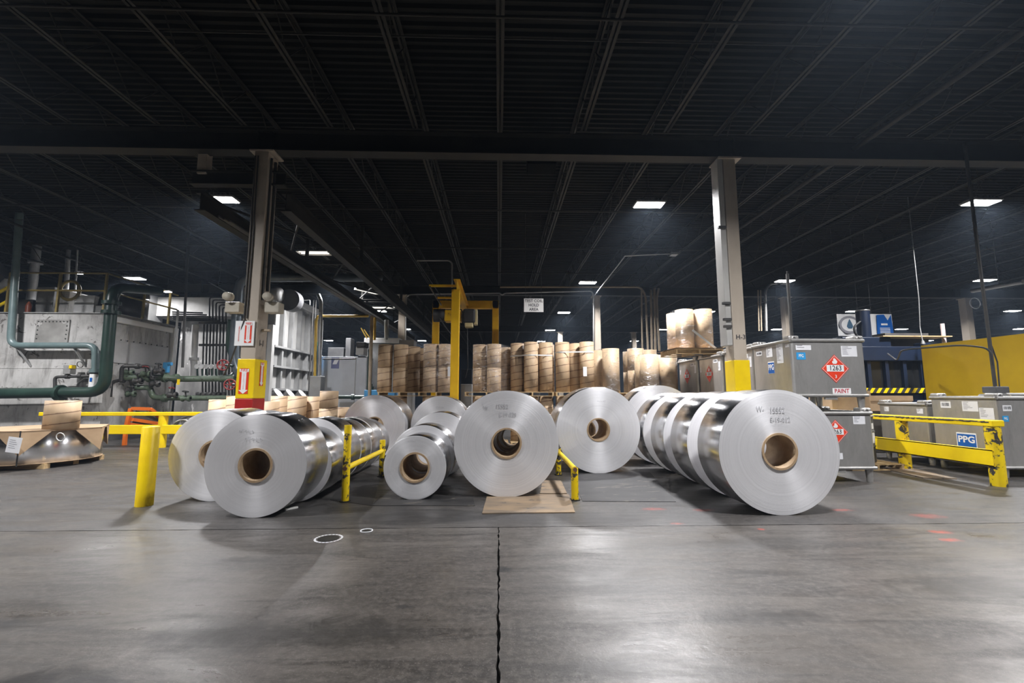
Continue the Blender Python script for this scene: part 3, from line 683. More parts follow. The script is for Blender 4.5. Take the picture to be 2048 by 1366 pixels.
# bollard, left fence, right guard rail
q = G(288, 1011); h = P(294, 853, q.y).z
t = thing('bollard', 'single worn yellow steel bollard at front left', 'bollard', (q.x, q.y, 0))
MB().lathe([(0, .098), (h - .01, .098), (h, .09), (h, 0.001)], 24, 'Z', (q.x, q.y, 0)).build('post', YEL, t)
q = G(325, 895); Yf = q.y
t = thing('guard_rail', 'yellow two-rail guard fence in front of the white oven', 'guard rail', (q.x, Yf, 0))
x0, x1 = P(84, 830, Yf).x, P(500, 822, Yf).x
zr = P(325, 824, Yf).z
MB().bevbox((x0, Yf - .1, zr - .1), (x1, Yf + .1, zr), .012).build('top_rail', YELC, t); MB().bevbox((x0, Yf - .1, .36), (x1, Yf - .02, .60), .012).build('lower_rail', YELC, t)
for px in (96, 325, 470): xx = P(px, 860, Yf).x; MB().cyl((xx, Yf, 0), (xx, Yf, zr - .1), .11, 18).build('post', YEL, t)
xx = P(96, 852, Yf).x; scribble(FRONT((xx, Yf - .11, 0)), .06, 0, zr - .36, 3, 4, .004).build('worn_stencil', INK, t)
pn, pf = G(1998, 972), G(1812, 938); XG = (pn.x + pf.x) / 2; ht = P(1990, 840, pn.y).z
t = thing('guard_rail', 'heavy scraped yellow guard rail in front of the right-hand totes', 'guard rail', (XG, pn.y, 0))
for yy_ in (pn.y, pf.y, pf.y + 1.75): MB().lathe([(0, .1), (ht - .1, .1)], 20, 'Z', (XG, yy_, 0)).build('post', YELW, t)
b = MB().bevbox((XG - .1, pn.y - .1, ht - .1), (XG + .1, pf.y + 2.0, ht), .012); b.build('top_rail', YELC, t)
b = MB(); 
for i in range(40):
    y0 = pn.y - .05 + i * .055; rj2 = random.Random(i); b.cyl((XG - .1, y0, ht - .022 - rj2.uniform(0, .012)), (XG - .1, y0 + .06, ht - .022 - rj2.uniform(0, .012)), rj2.uniform(.006, .016), 5)
b.build('edge_scrape', mat('scraped_grey', (.09, .085, .075), (.06, .055, .05), 12, .8), t, 'dark scraped edge of the top rail')
MB().box((XG - .12, pn.y - .06, .30), (XG - .105, pf.y + 2.0, .55)).box((XG - .12, pn.y - .06, .30), (XG - .02, pf.y + 2.0, .315)).box((XG - .12, pn.y - .06, .535), (XG - .02, pf.y + 2.0, .55)).build('lower_rail', YELC, t)

# ================================================================== flat-lying wrapped coil at far left, core on top
q = G(60, 938); cx, cy, R = P(70, 900, 9.7).x, 9.7, 1.06
Hc = P(60, 862, 8.75).z
t = thing('strapped_coil', 'flat-lying aluminium coil with cardboard cap at the left edge', 'coil', (cx, cy, 0))
b = MB()
for k in (-.6, 0, .6): b.box((cx - R * .8, cy + k - .06, 0), (cx + R * .8, cy + k + .06, .1))
b.build('skid', WOOD, t)
oct_ = [(cx + R * 1.15 * math.cos(.08 + k * PI / 3), cy + R * 1.15 * math.sin(.08 + k * PI / 3)) for k in range(6)]
MB().lathe([(.1, .001), (.1, R * .985), (.115, R * .985), (.115, .001)], 48, 'Z', (cx, cy, 0), [False, True, False]).build('bottom_board', KRAFT, t)
MB().lathe([(.12, .0), (.12, R * .97), (Hc - .03, R * .97), (Hc - .03, 0)], 64, 'Z', (cx, cy, 0), [False, True, False]).build('wound_strip', MATS['coil_side_upright'], t)
b = MB().prism(oct_, Hc - .03, Hc)
for k in range(6):   # folded corner flaps hang down over the octagon's corners
    c_ = V((*oct_[k], 0)); p_ = V((*oct_[k - 1], 0)); n_ = V((*oct_[(k + 1) % 6], 0))
    a_ = c_ + (p_ - c_) * .38; e_ = c_ + (n_ - c_) * .38; rin = .01
    for (m_, s_) in ((a_, 0), (e_, 1)):
        b.add([(c_.x, c_.y, Hc), (m_.x, m_.y, Hc), (c_.x, c_.y, Hc - .46), (c_.x * .995 + cx * .005, c_.y * .995 + cy * .005, Hc), (m_.x * .995 + cx * .005, m_.y * .995 + cy * .005, Hc), (c_.x * .995 + cx * .005, c_.y * .995 + cy * .005, Hc - .46)],
              [(0, 1, 2), (5, 4, 3), (0, 3, 4, 1), (1, 4, 5, 2), (2, 5, 3, 0)])
b.build('cardboard_cap', KRAFT, t)
d_ = V((.10, -1, 0)).normalized(); b = MB(); c0 = V((cx, cy, 0)) + d_ * (R * 1.0)
for ang in (-2.01, -.97):
    d_ = V((math.cos(ang), math.sin(ang), 0)); c0 = V((cx, cy, 0)) + d_ * R * 1.155; b.bar(c0 + V((0, 0, .1)), c0 + V((0, 0, Hc + .004)), .02, .006, up=d_)
b.build('strap', BLACK, t)
q = P(28, 890, 8.5); fr = frame((q.x, q.y, q.z), (.98, -.05, -.12), (.12, 0, .98)); tg = MB().slab(fr, -.13, -.14, .13, .14, 0, .004).build('tag', PAPER, t)
m_ = MB(); 
for k in range(5): m_.rect(fr, -.09, .08 - k * .035, .02 + .02 * (k % 3), .088 - k * .035, .007)
m_.build('print', INKG, tg)
MB().torus((P(122, 874, 8.65).x, cy - R * 1.0, Hc - .10), (0, 1, .2), .075, .008, 18, 6).build('wire_loop', STRAP, t)
# ================================================================== fibre cores, pallets, film
CR = .2
core_me = {}
def core(x, y, z, h, label, group, plain=False, r=CR):
    k = (round(h, 3), plain, round(r, 3))
    if k not in core_me:
        core_me[k] = MB().lathe([(0, r - .016), (0, r), (h, r), (h, r - .016)], 32, 'Z', (0, 0, 0), False, closed=True)
        core_me[k].sm = [True if 32 <= i < 64 or i >= 96 else False for i in range(len(core_me[k].f))]
        core_me[k] = core_me[k].mesh('fibre_core', KRAFTP if plain else MATS['fibre'])
    o = place('paper_roll' if plain else 'fibre_core', core_me[k], (x, y, z)); o.rotation_euler.z = random.uniform(0, 6.28)
    return tag(o, label, 'paper roll' if plain else 'fibre core', group)
pal = {}
def pallet(x, y, z, label, w=1.15, d=1.0, rot=0):
    key = (w, d)
    if key not in pal:
        pal[key] = (MB().box((-w / 2, -.045, 0), (w / 2, .045, .016)).mesh('deck_board', WOOD), MB().box((-.02, -d / 2, 0), (.02, d / 2, .085)).mesh('stringer', WOOD))
    t = thing('pallet', label, 'pallet', (x, y, z), 'wooden pallets')
    for k in range(7): place('deck_board', pal[key][0], (0, -d / 2 + .045 + (d - .09) * k / 6, .101), t)
    for k in range(3): place('bottom_board', pal[key][0], (0, -d / 2 + .045 + (d - .09) * k / 2, 0), t)
    for k in (-1, 0, 1): place('stringer', pal[key][1], (k * (w / 2 - .03), 0, .016), t)
    return t
PH = .117
def hull(pts):
    pts = sorted(set(pts)); 
    def half(ps):
        h_ = []
        for p_ in ps:
            while len(h_) > 1 and (h_[-1][0] - h_[-2][0]) * (p_[1] - h_[-2][1]) - (h_[-1][1] - h_[-2][1]) * (p_[0] - h_[-2][0]) <= 0: h_.pop()
            h_.append(p_)
        return h_
    a, b = half(pts), half(pts[::-1]); return a[:-1] + b[:-1]
def ring_of(cs, r, n=20): return hull([(round(c[0] + r * math.cos(2 * PI * k / n), 4), round(c[1] + r * math.sin(2 * PI * k / n), 4)) for c in cs for k in range(n)])
def film(cs, r, z0, z1, label, top=False):
    h_ = ring_of(cs, r + .008); n = len(h_); rr = random.Random(len(cs)); b = MB(); rows = 8; vs = []
    for j in range(rows + 1):
        for (x, y) in h_: k = rr.uniform(-.004, .004); vs.append((x + k, y + k, z0 + (z1 - z0) * j / rows))
    fs = [(j * n + i, j * n + (i + 1) % n, (j + 1) * n + (i + 1) % n, (j + 1) * n + i) for j in range(rows) for i in range(n)]
    b.add(vs, fs, True); o = b.build('stretch_film', MATS['film']); return tag(o, label, 'film', 'stretch film wraps')
def strap_round(cs, r, z, label, hh=.035):
    h_ = ring_of(cs, r + .006); n = len(h_); b = MB()
    vs = [(x, y, z + d) for d in (0, hh) for x, y in h_]
    b.add(vs, [(i, (i + 1) % n, n + (i + 1) % n, n + i) for i in range(n)], True); o = b.build('strap_band', STRAP); return tag(o, label, 'strap', 'pallet straps')

def stack(where, spots, ztiers, hts, group, plain=False, r=CR, skip=()):
    """spots: list of (x, y) left to right"""
    for i, (x, y) in enumerate(spots):
        for k, (z, h_) in enumerate(zip(ztiers, hts)):
            if (i, k) in skip: continue
            tier = ('lower', 'upper')[k] if len(hts) == 2 else ''
            core(x, y, z, h_, ('plain kraft roll, ' if plain else 'striped fibre core, ') + ordinal(i) + ' from left' + (', ' + tier + ' one' if tier else '') + ', ' + where, group, plain, r)
Z1 = P(800, 784, 12.9).z
def xs(pxs, Y, py=740): return [(P(p, py, Y).x, Y) for p in pxs]
# pallet A (left of crane post): front two double stacks, two behind
A_f = xs((770, 801), 12.75); A_b = xs((826,), 13.3) + xs((841,), 13.75)
hA = (P(770, 690, 12.75).z - Z1) / 2
stack('pallet left of the crane', A_f + A_b, (Z1, Z1 + hA), (hA, hA), 'striped cores on pallets')
B_f = [xs((861,), 12.6)[0], xs((890,), 12.6)[0]]; B_b = [(x, y + .47) for x, y in B_f]
stack('film-wrapped left of the crane post', B_f + B_b, (Z1, Z1 + hA), (hA, hA), 'striped cores on pallets')
film(B_f + B_b, CR, Z1 - .02, Z1 + 2 * hA + .01, 'clear film round the cores just left of the yellow crane post')
C_f = [xs((960,), 12.7)[0], xs((988,), 12.55)[0]]; C_b = [xs((1010,), 13.45)[0], xs((975,), 13.2)[0]]
stack('film-wrapped right of the crane post', C_f + C_b, (Z1, Z1 + hA), (hA, hA), 'striped cores on pallets')
film(C_f + C_b, CR, Z1 - .02, Z1 + 2 * hA + .01, 'clear film round the cores just right of the yellow crane post')
HT = P(1060, 685, 12.7).z - Z1
D_f = [xs((1035,), 13.0)[0], xs((1062,), 12.7)[0], xs((1092,), 12.8)[0]]; D_b = [(x + .1, y + .5) for x, y in D_f]
stack('strapped load below the hanging sign', D_f + D_b, (Z1,), (HT,), 'tall striped cores')
strap_round(D_f, CR, Z1 + HT * .72, 'white strap round the tall cores below the hanging sign')
E_f = [xs((1125,), 12.7)[0], xs((1150,), 13.0)[0], xs((1174,), 12.6)[0]]; E_b = []
stack('strapped load left of the film-wrapped rolls', E_f + E_b, (Z1,), (HT,), 'tall striped cores')
strap_round(E_f, CR, Z1 + HT * .78, 'white strap round the tall cores left of the wrapped rolls')
for (px, py, Y, lb) in ((899, 743, 12.385, 'white paper tag on the film left of the crane post'), (1170, 743, 12.385, 'white paper tag on the right strapped cores')):
    q = P(px, py, Y); o = MB().slab(FRONT((q.x, q.y, q.z)), -.05, -.13, .05, .13, 0, .004).build('paper_tag', PAPER); tag(o, lb, 'tag')
for i, (cs, lb) in enumerate(((A_f, 'upper pallet under the leftmost striped cores'), (B_f, 'upper pallet left of the crane post'), (C_f, 'upper pallet right of the crane post'), (D_f, 'upper pallet under the strapped cores below the sign'), (E_f, 'upper pallet under the right strapped cores'))):
    mx = sum(c[0] for c in cs) / len(cs); my = min(c[1] for c in cs) + .28
    pallet(mx + (.25 if i == 0 else 0), my, Z1 - PH, lb, 1.2 if i != 1 else 1.0)
    pallet(mx + (.25 if i == 0 else 0), my, 0, lb.replace('upper', 'floor'), 1.2 if i != 1 else 1.0)
    lw = Z1 - 2 * PH
    for j, (x, y) in enumerate(cs): core(x, y, PH, lw, 'striped core, %s from left in lower stack, %s' % (ordinal(j), lb.replace('upper pallet ', '')), 'lower stack cores')
# plain kraft rolls F, G, H
F_c = [xs((1196,), 13.2)[0], xs((1222,), 12.6)[0]]
RF = .235
def plainload(cs, z, htop, where, n2=False, r=RF):
    if n2: stack(where, cs, (z, z + htop / 2), (htop / 2, htop / 2), 'plain kraft rolls', True, r)
    else: stack(where, cs, (z,), (htop,), 'plain kraft rolls', True, r)
    film(cs, r, z - .02, z + htop + .01, 'clear film round the plain rolls, ' + where)
plainload(F_c, Z1 - .02, P(1222, 698, 12.6).z - Z1 + .02, 'beside the striped strapped cores')
G_c = [xs((1272,), 12.9)[0], xs((1298,), 13.3)[0], xs((1262,), 13.8)[0]]
plainload(G_c, Z1 - .02, P(1272, 698, 12.9).z - Z1 + .02, 'in the gap behind the front rolls', True)
H_c = [xs((1299,), 11.75)[0], xs((1336,), 11.75)[0]]; H_c += [(x, y + .5) for x, y in H_c]
plainload(H_c, Z1 - .02, P(1300, 710, 11.75).z - Z1 + .02, 'left of the back paint totes')
for cs, lb in ((F_c, 'beside the strapped cores'), (G_c, 'behind the front kraft rolls'), (H_c, 'left of the back totes')):
    mx = sum(c[0] for c in cs) / len(cs); my = sum(c[1] for c in cs) / len(cs)
    pallet(mx, my, Z1 - .02 - PH, 'pallet carrying plain kraft rolls ' + lb, 1.05, .95)
    bx = MB().bevbox((mx - .38, my - .4, .01), (mx + .38, my + .4, Z1 - .02 - PH - .005), .02).build('carton', KRAFT); tag(bx, 'brown carton under the kraft rolls ' + lb, 'box')
# low cores behind the left coils
yl = 10.5
low = [(438, 799), (473, 792), (540, 803), (560, 792), (595, 792), (630, 793), (658, 782), (683, 815)]
for i, (px, tp) in enumerate(low):
    y_ = yl + (.0 if i in (1, 4, 6) else .3 if i in (0, 3) else -.25 if i == 2 else .5 if i == 7 else .35)
    if i == 3: y_ = 11.1
    x_ = P(px, 800, y_).x; top = P(px, tp, y_).z
    core(x_, y_, 0.117, top - .117 if i != 6 else (P(px, 817, y_).z - .117), 'striped core, %s from left behind the left coils' % ordinal(i), 'low striped cores')
    if i == 6: core(x_, y_, P(px, 817, y_).z, top - P(px, 817, y_).z, 'short striped core stacked atop a low core, behind left coils', 'low striped cores')
pallet(P(455, 800, yl).x, yl + .15, 0, 'floor pallet under low cores left of the column', 1.15)
pallet(P(570, 800, yl).x, yl + .25, 0, 'floor pallet under low cores right of the column', 1.15)
pallet(P(660, 800, yl).x, yl + .2, 0, 'floor pallet under low cores beside the pale back coil', 1.0)
q = P(145, 857, 9.6); core(q.x, 9.35, Hc, P(145, 801, 9.35).z - Hc, 'pale striped core standing on the flat-lying coil', 'single core', r=.27)
# hollow tops are open; rolls on top of totes come after the totes

# ================================================================== TOTES
def placard(t, fr, a, b, s, small=False):
    """red flammable diamond with number panel"""
    o = MB().poly(fr, [(a, b - s), (a + s, b), (a, b + s), (a - s, b)], .004).build('hazard_placard', REDPR, t, 'red flammable liquid diamond')
    k, k2 = .93, .90; m = MB()
    for i in range(4):
        c = [(0, -1), (1, 0), (0, 1), (-1, 0)]; p0, p1 = c[i], c[(i + 1) % 4]
        m.poly(fr, [(a + p0[0] * s * k2, b + p0[1] * s * k2), (a + p0[0] * s * k, b + p0[1] * s * k), (a + p1[0] * s * k, b + p1[1] * s * k), (a + p1[0] * s * k2, b + p1[1] * s * k2)][::-1], .006)
    m.build('border', WHITE, o)
    fl_ = [(-.12, .34), (-.2, .45), (-.15, .56), (-.09, .5), (-.1, .66), (.0, .8), (.0, .66), (.08, .72), (.1, .58), (.15, .6), (.19, .46), (.1, .34)]
    MB().poly(fr, [(a + x * s, b + y * s) for x, y in fl_][::-1], .006).build('flame', WHITE, o)
    if not small:
        MB().rect(fr, a - s * .62, b - s * .2, a + s * .62, b + s * .26, .007).build('number_panel', WHITE, o)
        MB().text(fr, '1263', s * .5, a, b + s * .03, .010, .008, squeeze=.92).build('number', INK, o)
    MB().text(fr, '3', s * .32, a, b - s * .56, .008, .01).build('class_number', WHITE, o)
def sticker(t, fr, a, b, w_, h_, kind='paper'):
    if kind == 'paper':
        o = MB().rect(fr, a - w_ / 2, b - h_ / 2, a + w_ / 2, b + h_ / 2, .003).build('paper_label', PAPER, t); m = MB(); rr = random.Random(int(a * 1000))
        n = max(2, int(h_ / .03))
        for k in range(n): m.rect(fr, a - w_ * .42, b + h_ * (.38 - .8 * k / n), a - w_ * .42 + w_ * rr.uniform(.2, .6), b + h_ * (.38 - .8 * k / n) + h_ * .25 / n, .005)
        m.build('print', INKG, o)
    elif kind == 'logo':
        o = MB().rect(fr, a - w_ / 2, b - h_ / 2, a + w_ / 2, b + h_ / 2, .003).build('logo_sticker', WHITE, t)
        MB().rect(fr, a - w_ * .46, b - h_ * .46, a + w_ * .46, b + h_ * .40, .005).build('logo_field', BLUEPR, o)
        MB().text(fr, 'PPG', h_ * .62, a, b + h_ * .02, .007, .03, squeeze=w_ / h_ * .78).build('logo_letters', WHITE, o)
    elif kind == 'logo2':
        o = MB().rect(fr, a - w_ / 2, b - h_ / 2, a + w_ / 2, b + h_ / 2, .003).build('logo_sticker', SKYPR, t)
        MB().text(fr, 'PPG', h_ * .6, a, b, .007, .02, squeeze=w_ / h_ * .52).build('logo_letters', WHITE, o)
    elif kind == 'barcode':
        o = MB().rect(fr, a - w_ / 2, b - h_ / 2, a + w_ / 2, b + h_ / 2, .003).build('barcode_label', PAPER, t); m = MB(); rr = random.Random(5)
        x = a - w_ * .36
        while x < a + w_ * .36: ww = rr.uniform(.004, .012); m.rect(fr, x, b - h_ * .2, x + ww, b + h_ * .3, .005); x += ww + rr.uniform(.005, .012)
        m.build('print', INK, o)
def tote(label, x0, y0, w_, d_, z0, H, leg=.2, decor=None):
    t = thing('steel_tote', label, 'tote', (x0 + w_ / 2, y0 + d_ / 2, z0), 'stainless paint totes')
    zb_, zt_ = z0 + leg, z0 + H
    MB().bevbox((x0, y0, zb_), (x0 + w_, y0 + d_, zt_ - .03), .035).build('tank', MATS['tote'], t)
    b = MB()
    for a_, c_ in (((x0, y0), (x0 + w_, y0)), ((x0, y0 + d_), (x0 + w_, y0 + d_)), ((x0, y0), (x0, y0 + d_)), ((x0 + w_, y0), (x0 + w_, y0 + d_))):
        b.cyl((a_[0], a_[1], zt_ - .025), (c_[0], c_[1], zt_ - .025), .03, 8)
    b.build('top_rim', MATS['tote'], t)
    b = MB()
    for a_, c_ in (((x0, y0), (x0 + w_, y0)), ((x0, y0), (x0, y0 + d_)), ((x0 + w_, y0), (x0 + w_, y0 + d_))):
        b.cyl((a_[0], a_[1], zb_ + .03), (c_[0], c_[1], zb_ + .03), .026, 8)
    b.build('bottom_rim', MATS['tote'], t)
    for i in (0, 1):
        for j in (0, 1):
            cx_, cy_ = x0 + .07 + i * (w_ - .14), y0 + .07 + j * (d_ - .14)
            MB().cyl((cx_, cy_, z0 + .0), (cx_, cy_, zb_ + .02), .045, 10, r2=.06).build('leg', MATS['tote'], t)
            lx = x0 + .07 + i * (w_ - .14); yy0 = y0 + .02 + j * (d_ - .2)
            b = MB().bevbox((lx - .09, yy0 - .01, zt_ - .05), (lx + .09, yy0 + .17, zt_ + .06), .025); b.lathe([(-.012, .022), (-.012, .045), (.0, .045)], 12, 'Y', (lx, yy0 - .01, zt_ + .01)); b.build('lifting_lug', MATS['tote'], t)
    MB().lathe([(0, .26), (.03, .26), (.03, .22), (.07, .2), (.09, .001)], 24, 'Z', (x0 + w_ / 2, y0 + d_ / 2, zt_ - .03)).build('lid', GALV, t)
    MB().box((x0 + w_ * .42, y0 - .004, zb_ - .04), (x0 + w_ * .58, y0 + .05, zb_ + .04)).build('drain_box', MATS['tote'], t)
    ff_ = FRONT((x0, y0, zb_)); lf = LEFT((x0, y0 + d_, zb_))
    for d in (decor or []):
        fr = ff_ if d[0] == 'f' else lf
        if d[1] == 'placard': placard(t, fr, *d[2:])
        elif d[1] == 'word':
            o = MB().rect(fr, d[2] - .155, d[3] - .05, d[2] + .155, d[3] + .05, .003).build('word_label', WHITE, t); MB().text(fr, 'PAINT', .1, d[2], d[3], .006, .012, squeeze=.88).build('lettering', mat('crimson_print', (.5, .01, .03), (.45, .01, .03), 4, .5), o)
        else: sticker(t, fr, *d[2:], kind=d[1])
    return t
TX, TY, TW, TD = P(1582, 700, 7.3).x, 7.3, 1.24, 1.12
zL = P(1650, 823, TY).z
zU = P(1650, 678, TY).z
HU = zU - zL - .06
# lower near tote, upper near tote
tote('lower steel paint tote nearest, its placard half hidden by coil', TX + .03, TY - .02, TW - .02, TD, 0, zL, decor=[('f', 'placard', .60, .60, .2), ('f', 'paper', 1.0, zL - .34, .2, .13), ('f', 'paper', .62, .22, .12, .1)])
tote('upper steel paint tote reading 1263 and PAINT', TX, TY, TW, TD, zL + .061, HU, leg=.17,
     decor=[('f', 'placard', .72, .47, .235), ('f', 'word', .80, .10), ('f', 'paper', .21, .82, .26, .08), ('f', 'logo2', .16, .68, .155, .12), ('f', 'paper', .98, .76, .27, .18),
            ('l', 'barcode', .2, .80, .18, .08), ('l', 'paper', .52, .80, .18, .18), ('l', 'paper', .82, .76, .18, .36), ('l', 'logo', .55, .52, .19, .22), ('l', 'paper', 1.03, .86, .1, .05)])
y_ = TY + TD + .1
for i in range(3):
    wh = ('behind the H-3 column', 'left of the H-3 column with red diamond', 'at the far left end with red diamond')[i]
    tote('lower paint tote in the stacked row, ' + wh, TX + .05, y_, TW, TD, 0, zL)
    tote('upper paint tote in the stacked row, ' + wh, TX + .05, y_, TW, TD, zL + .061, HU - (.03 if i else 0), leg=.17,
         decor=[('l', 'placard', .52, .52, .2)] * (i > 0) + [('l', 'barcode', .85, .8, .2, .08), ('l', 'paper', 1.02, .68, .1, .2), ('l', 'paper', .1, .64, .06, .12)])
    y_ += TD + .12
yI = y_
# cardboard sheet + rolls on the back totes
zc = zL + HU + .08
pI = [xs((1373,), 10.55)[0], xs((1411,), 10.5)[0]]; pI += [(pI[0][0] - .02, 11.05), (pI[1][0] + .0, 11.05)]
zI = P(1390, 697, 10.4).z
pallet(sum(p_[0] for p_ in pI) / 4 + .02, 10.8, zI - PH - .02, 'pallet of kraft rolls perched on the back totes', 1.15, 1.0)
b = MB(); gx0, gx1 = pI[0][0] - .42, pI[1][0] + .42
n = 12; vs = []
for i in range(n + 1):
    for y in (10.2, 11.4): vs.append((gx0 + (gx1 - gx0) * i / n, y, zI - .008 + .004 * math.sin(i * 1.9) + (-.01 if i in (0,) else 0) + (.05 if i == n else 0)))
b.add(vs, [(2 * i, 2 * i + 2, 2 * i + 3, 2 * i + 1) for i in range(n)] ); b.add([v + V((0, 0, .008)) for v in b.v[:]], [(2 * i + 1, 2 * i + 3, 2 * i + 2, 2 * i) for i in range(n)])
tag(b.build('cardboard_sheet', KRAFT), 'buckled cardboard sheet under the rolls on the totes', 'cardboard')
plainload(pI, zI + .01, P(1390, 621, 10.5).z - zI, 'perched on top of the back totes', r=.208)
q0, q1 = P(1385, 660, 10.24), P(1432, 697, 10.24)
tag(MB().bar(q0, q1, .05, .006, up=(0, -1, 0)).build('film_tail', STRAP), 'loose twisted film tail across the rolls on the totes', 'film')
# right-hand totes behind the guard rail
XU = P(1999, 850, 7.6).x
hU = P(1999, 793, 7.6).z
tote('right-hand steel tote behind the near end of guard rail', XU, 7.6, 1.3, 1.2, 0, hU, leg=.14, decor=[('l', 'barcode', .3, hU - .3, .2, .12), ('l', 'paper', .75, hU - .32, .28, .18), ('l', 'paper', 1.02, hU - .44, .24, .2), ('l', 'logo', .62, .44, .36, .26), ('f', 'barcode', .17, hU - .34, .16, .1), ('f', 'logo2', .12, hU - .52, .11, .1), ('f', 'placard', .62, .55, .22)])
hU2 = P(1800, 806, 9.4).z
tote('right-hand steel tote behind the far end of guard rail', XU + .05, 8.95, 1.3, 1.15, 0, hU2, leg=.14, decor=[('l', 'paper', .2, hU2 - .28, .12, .1), ('l', 'paper', 1.0, hU2 - .3, .14, .1)])
tote('second-row right-hand tote at the frame edge', XU + 1.42, 7.8, .95, 1.2, 0, hU + .06, leg=.14, decor=[('l', 'paper', .6, .8, .2, .2)])
# agitator on the near right tote: black cone, box, pole to the roof
q = P(1990, 770, 8.0)
t = thing('agitator_drop', 'black pole and cable dropping to the right-hand tote', 'pole', (q.x, 8.0, hU))
b = MB().cyl((q.x, 8.0, hU), (q.x, 8.0, hU + .06), .2, 18, r2=.12); b.build('cone_base', GALV, t)
MB().bevbox((q.x - .13, 7.88, hU + .06), (q.x + .13, 8.12, hU + .18), .015).build('motor_box', GREYD, t)
MB().cyl((q.x, 8.0, hU + .18), (q.x, 8.0, 6.28), .028, 10).build('pole', DKPIPE, t)
c1 = P(1852, 700, 10.0)
MB().pipe([(q.x - .03, 7.97, 1.95), (q.x - .05, 7.95, 2.25), (q.x - .2, 8.3, 2.35), (q.x - .4, 9.4, 2.37), (q.x + .3, 10.3, 2.2), (9.95, 11.2, 2.45)], .018, 6, bend=.25).build('cable', BLACK, t)
MB().pipe([(q.x + .08, 8.0, hU + .18), (q.x + .1, 8.0, 2.0), (q.x + .03, 8.0, 2.3)], .012, 6).build('cable', BLACK, t)
q = P(1593, 660, 8.3); t = thing('mixer_pole', 'black upright mixer pole standing behind the 1263 tote', 'pole', (q.x, 8.75, zU + .03))
zp = P(1588, 548, 8.75).z; MB().cyl((q.x + .2, 8.75, zU + .06), (q.x + .2, 8.75, zp), .03, 8).cyl((q.x + .2, 8.75, zp), (q.x + .2, 8.75, zp + .06), .012, 6).build('pole', DKPIPE, t); MB().lathe([(0, .12), (.05, .12), (.05, .05), (.12, .04)], 14, 'Z', (q.x + .2, 8.75, zU)).build('base', GALV, t)
# drum on its pallet
dq = G(1741, 924, PH)
pallet(dq.x - .08, dq.y + .2, 0, 'low pallet under the grey drum', 1.0, .95)
dx, dy, dz = dq.x - .06, dq.y + .22, PH
t = thing('steel_drum', 'grey steel drum with red hazard label beside the lower tote', 'drum', (dx, dy, dz))
prof = [(0, .001), (0, .28), (.015, .29), (.28, .286), (.29, .298), (.31, .298), (.32, .286), (.56, .286), (.57, .298), (.59, .298), (.6, .286), (.85, .286), (.86, .297), (.885, .297), (.885, .28), (.865, .27), (.865, .001)]
MB().lathe(prof, 36, 'Z', (dx, dy, dz)).build('shell', DRUM, t)
MB().torus((dx, dy, dz + .87), (0, 0, 1), .294, .012, 30, 6).build('closing_ring', GALV, t)
def curved(t, a0, a1, z0, z1, R_, m_, nm):
    b = MB(); k = 6; vs = []
    for i in range(k + 1):
        a = a0 + (a1 - a0) * i / k
        vs += [(dx + R_ * math.cos(a), dy + R_ * math.sin(a), dz + z0), (dx + R_ * math.cos(a), dy + R_ * math.sin(a), dz + z1)]
    b.add(vs, [(2 * i, 2 * i + 2, 2 * i + 3, 2 * i + 1) for i in range(k)], True); return b.build(nm, m_, t)
curved(t, -1.35, -.75, .36, .56, .2895, PAPER, 'paper_label'); curved(t, -1.45, -.95, .63, .74, .2895, PAPER, 'paper_label')
aa = -1.75; fr = frame((dx + .292 * math.cos(aa), dy + .292 * math.sin(aa), dz + .46), (-math.sin(aa), math.cos(aa), 0), (0, 0, 1)); placard(t, fr, 0, 0, .1, True)
# cartons behind
for (a, c, Y, lb) in (((1662, 782), (1742, 815), 10.4, 'flat brown carton seen through the gap between the stacked totes'), ((1738, 792), (1826, 812), 10.9, 'long brown carton beside the navy machine')):
    p0, p1 = P(a[0], a[1], Y), P(c[0], c[1], Y); t = thing('carton', lb, 'box', ((p0.x + p1.x) / 2, Y + .4, 1.0))
    MB().bevbox((p0.x, Y, 1.0), (p1.x, Y + .8, p0.z), .012).build('body', KRAFT, t); MB().box((p0.x - .01, Y - .012, p0.z - .12), (p1.x + .01, Y + .81, p0.z + .006)).build('lid_flap', KRAFT, t)
    tb = MB().bevbox((p0.x - .05, Y + .02, .0), (p1.x + .05, Y + .85, .995), .02).build('crate', mat('dark_crate', (.06, .05, .04), (.04, .035, .03), 3, .7)); tag(tb, 'dark crate carrying the ' + lb.split(' seen')[0].split(' beside')[0], 'crate')
o = MB().bar(G(1795, 938) + V((0, 0, .01)), G(1880, 958) + V((0, 0, .01)), .5, .02).build('plank', PLY); tag(o, 'worn plywood offcut on the floor by the guard rail', 'board')

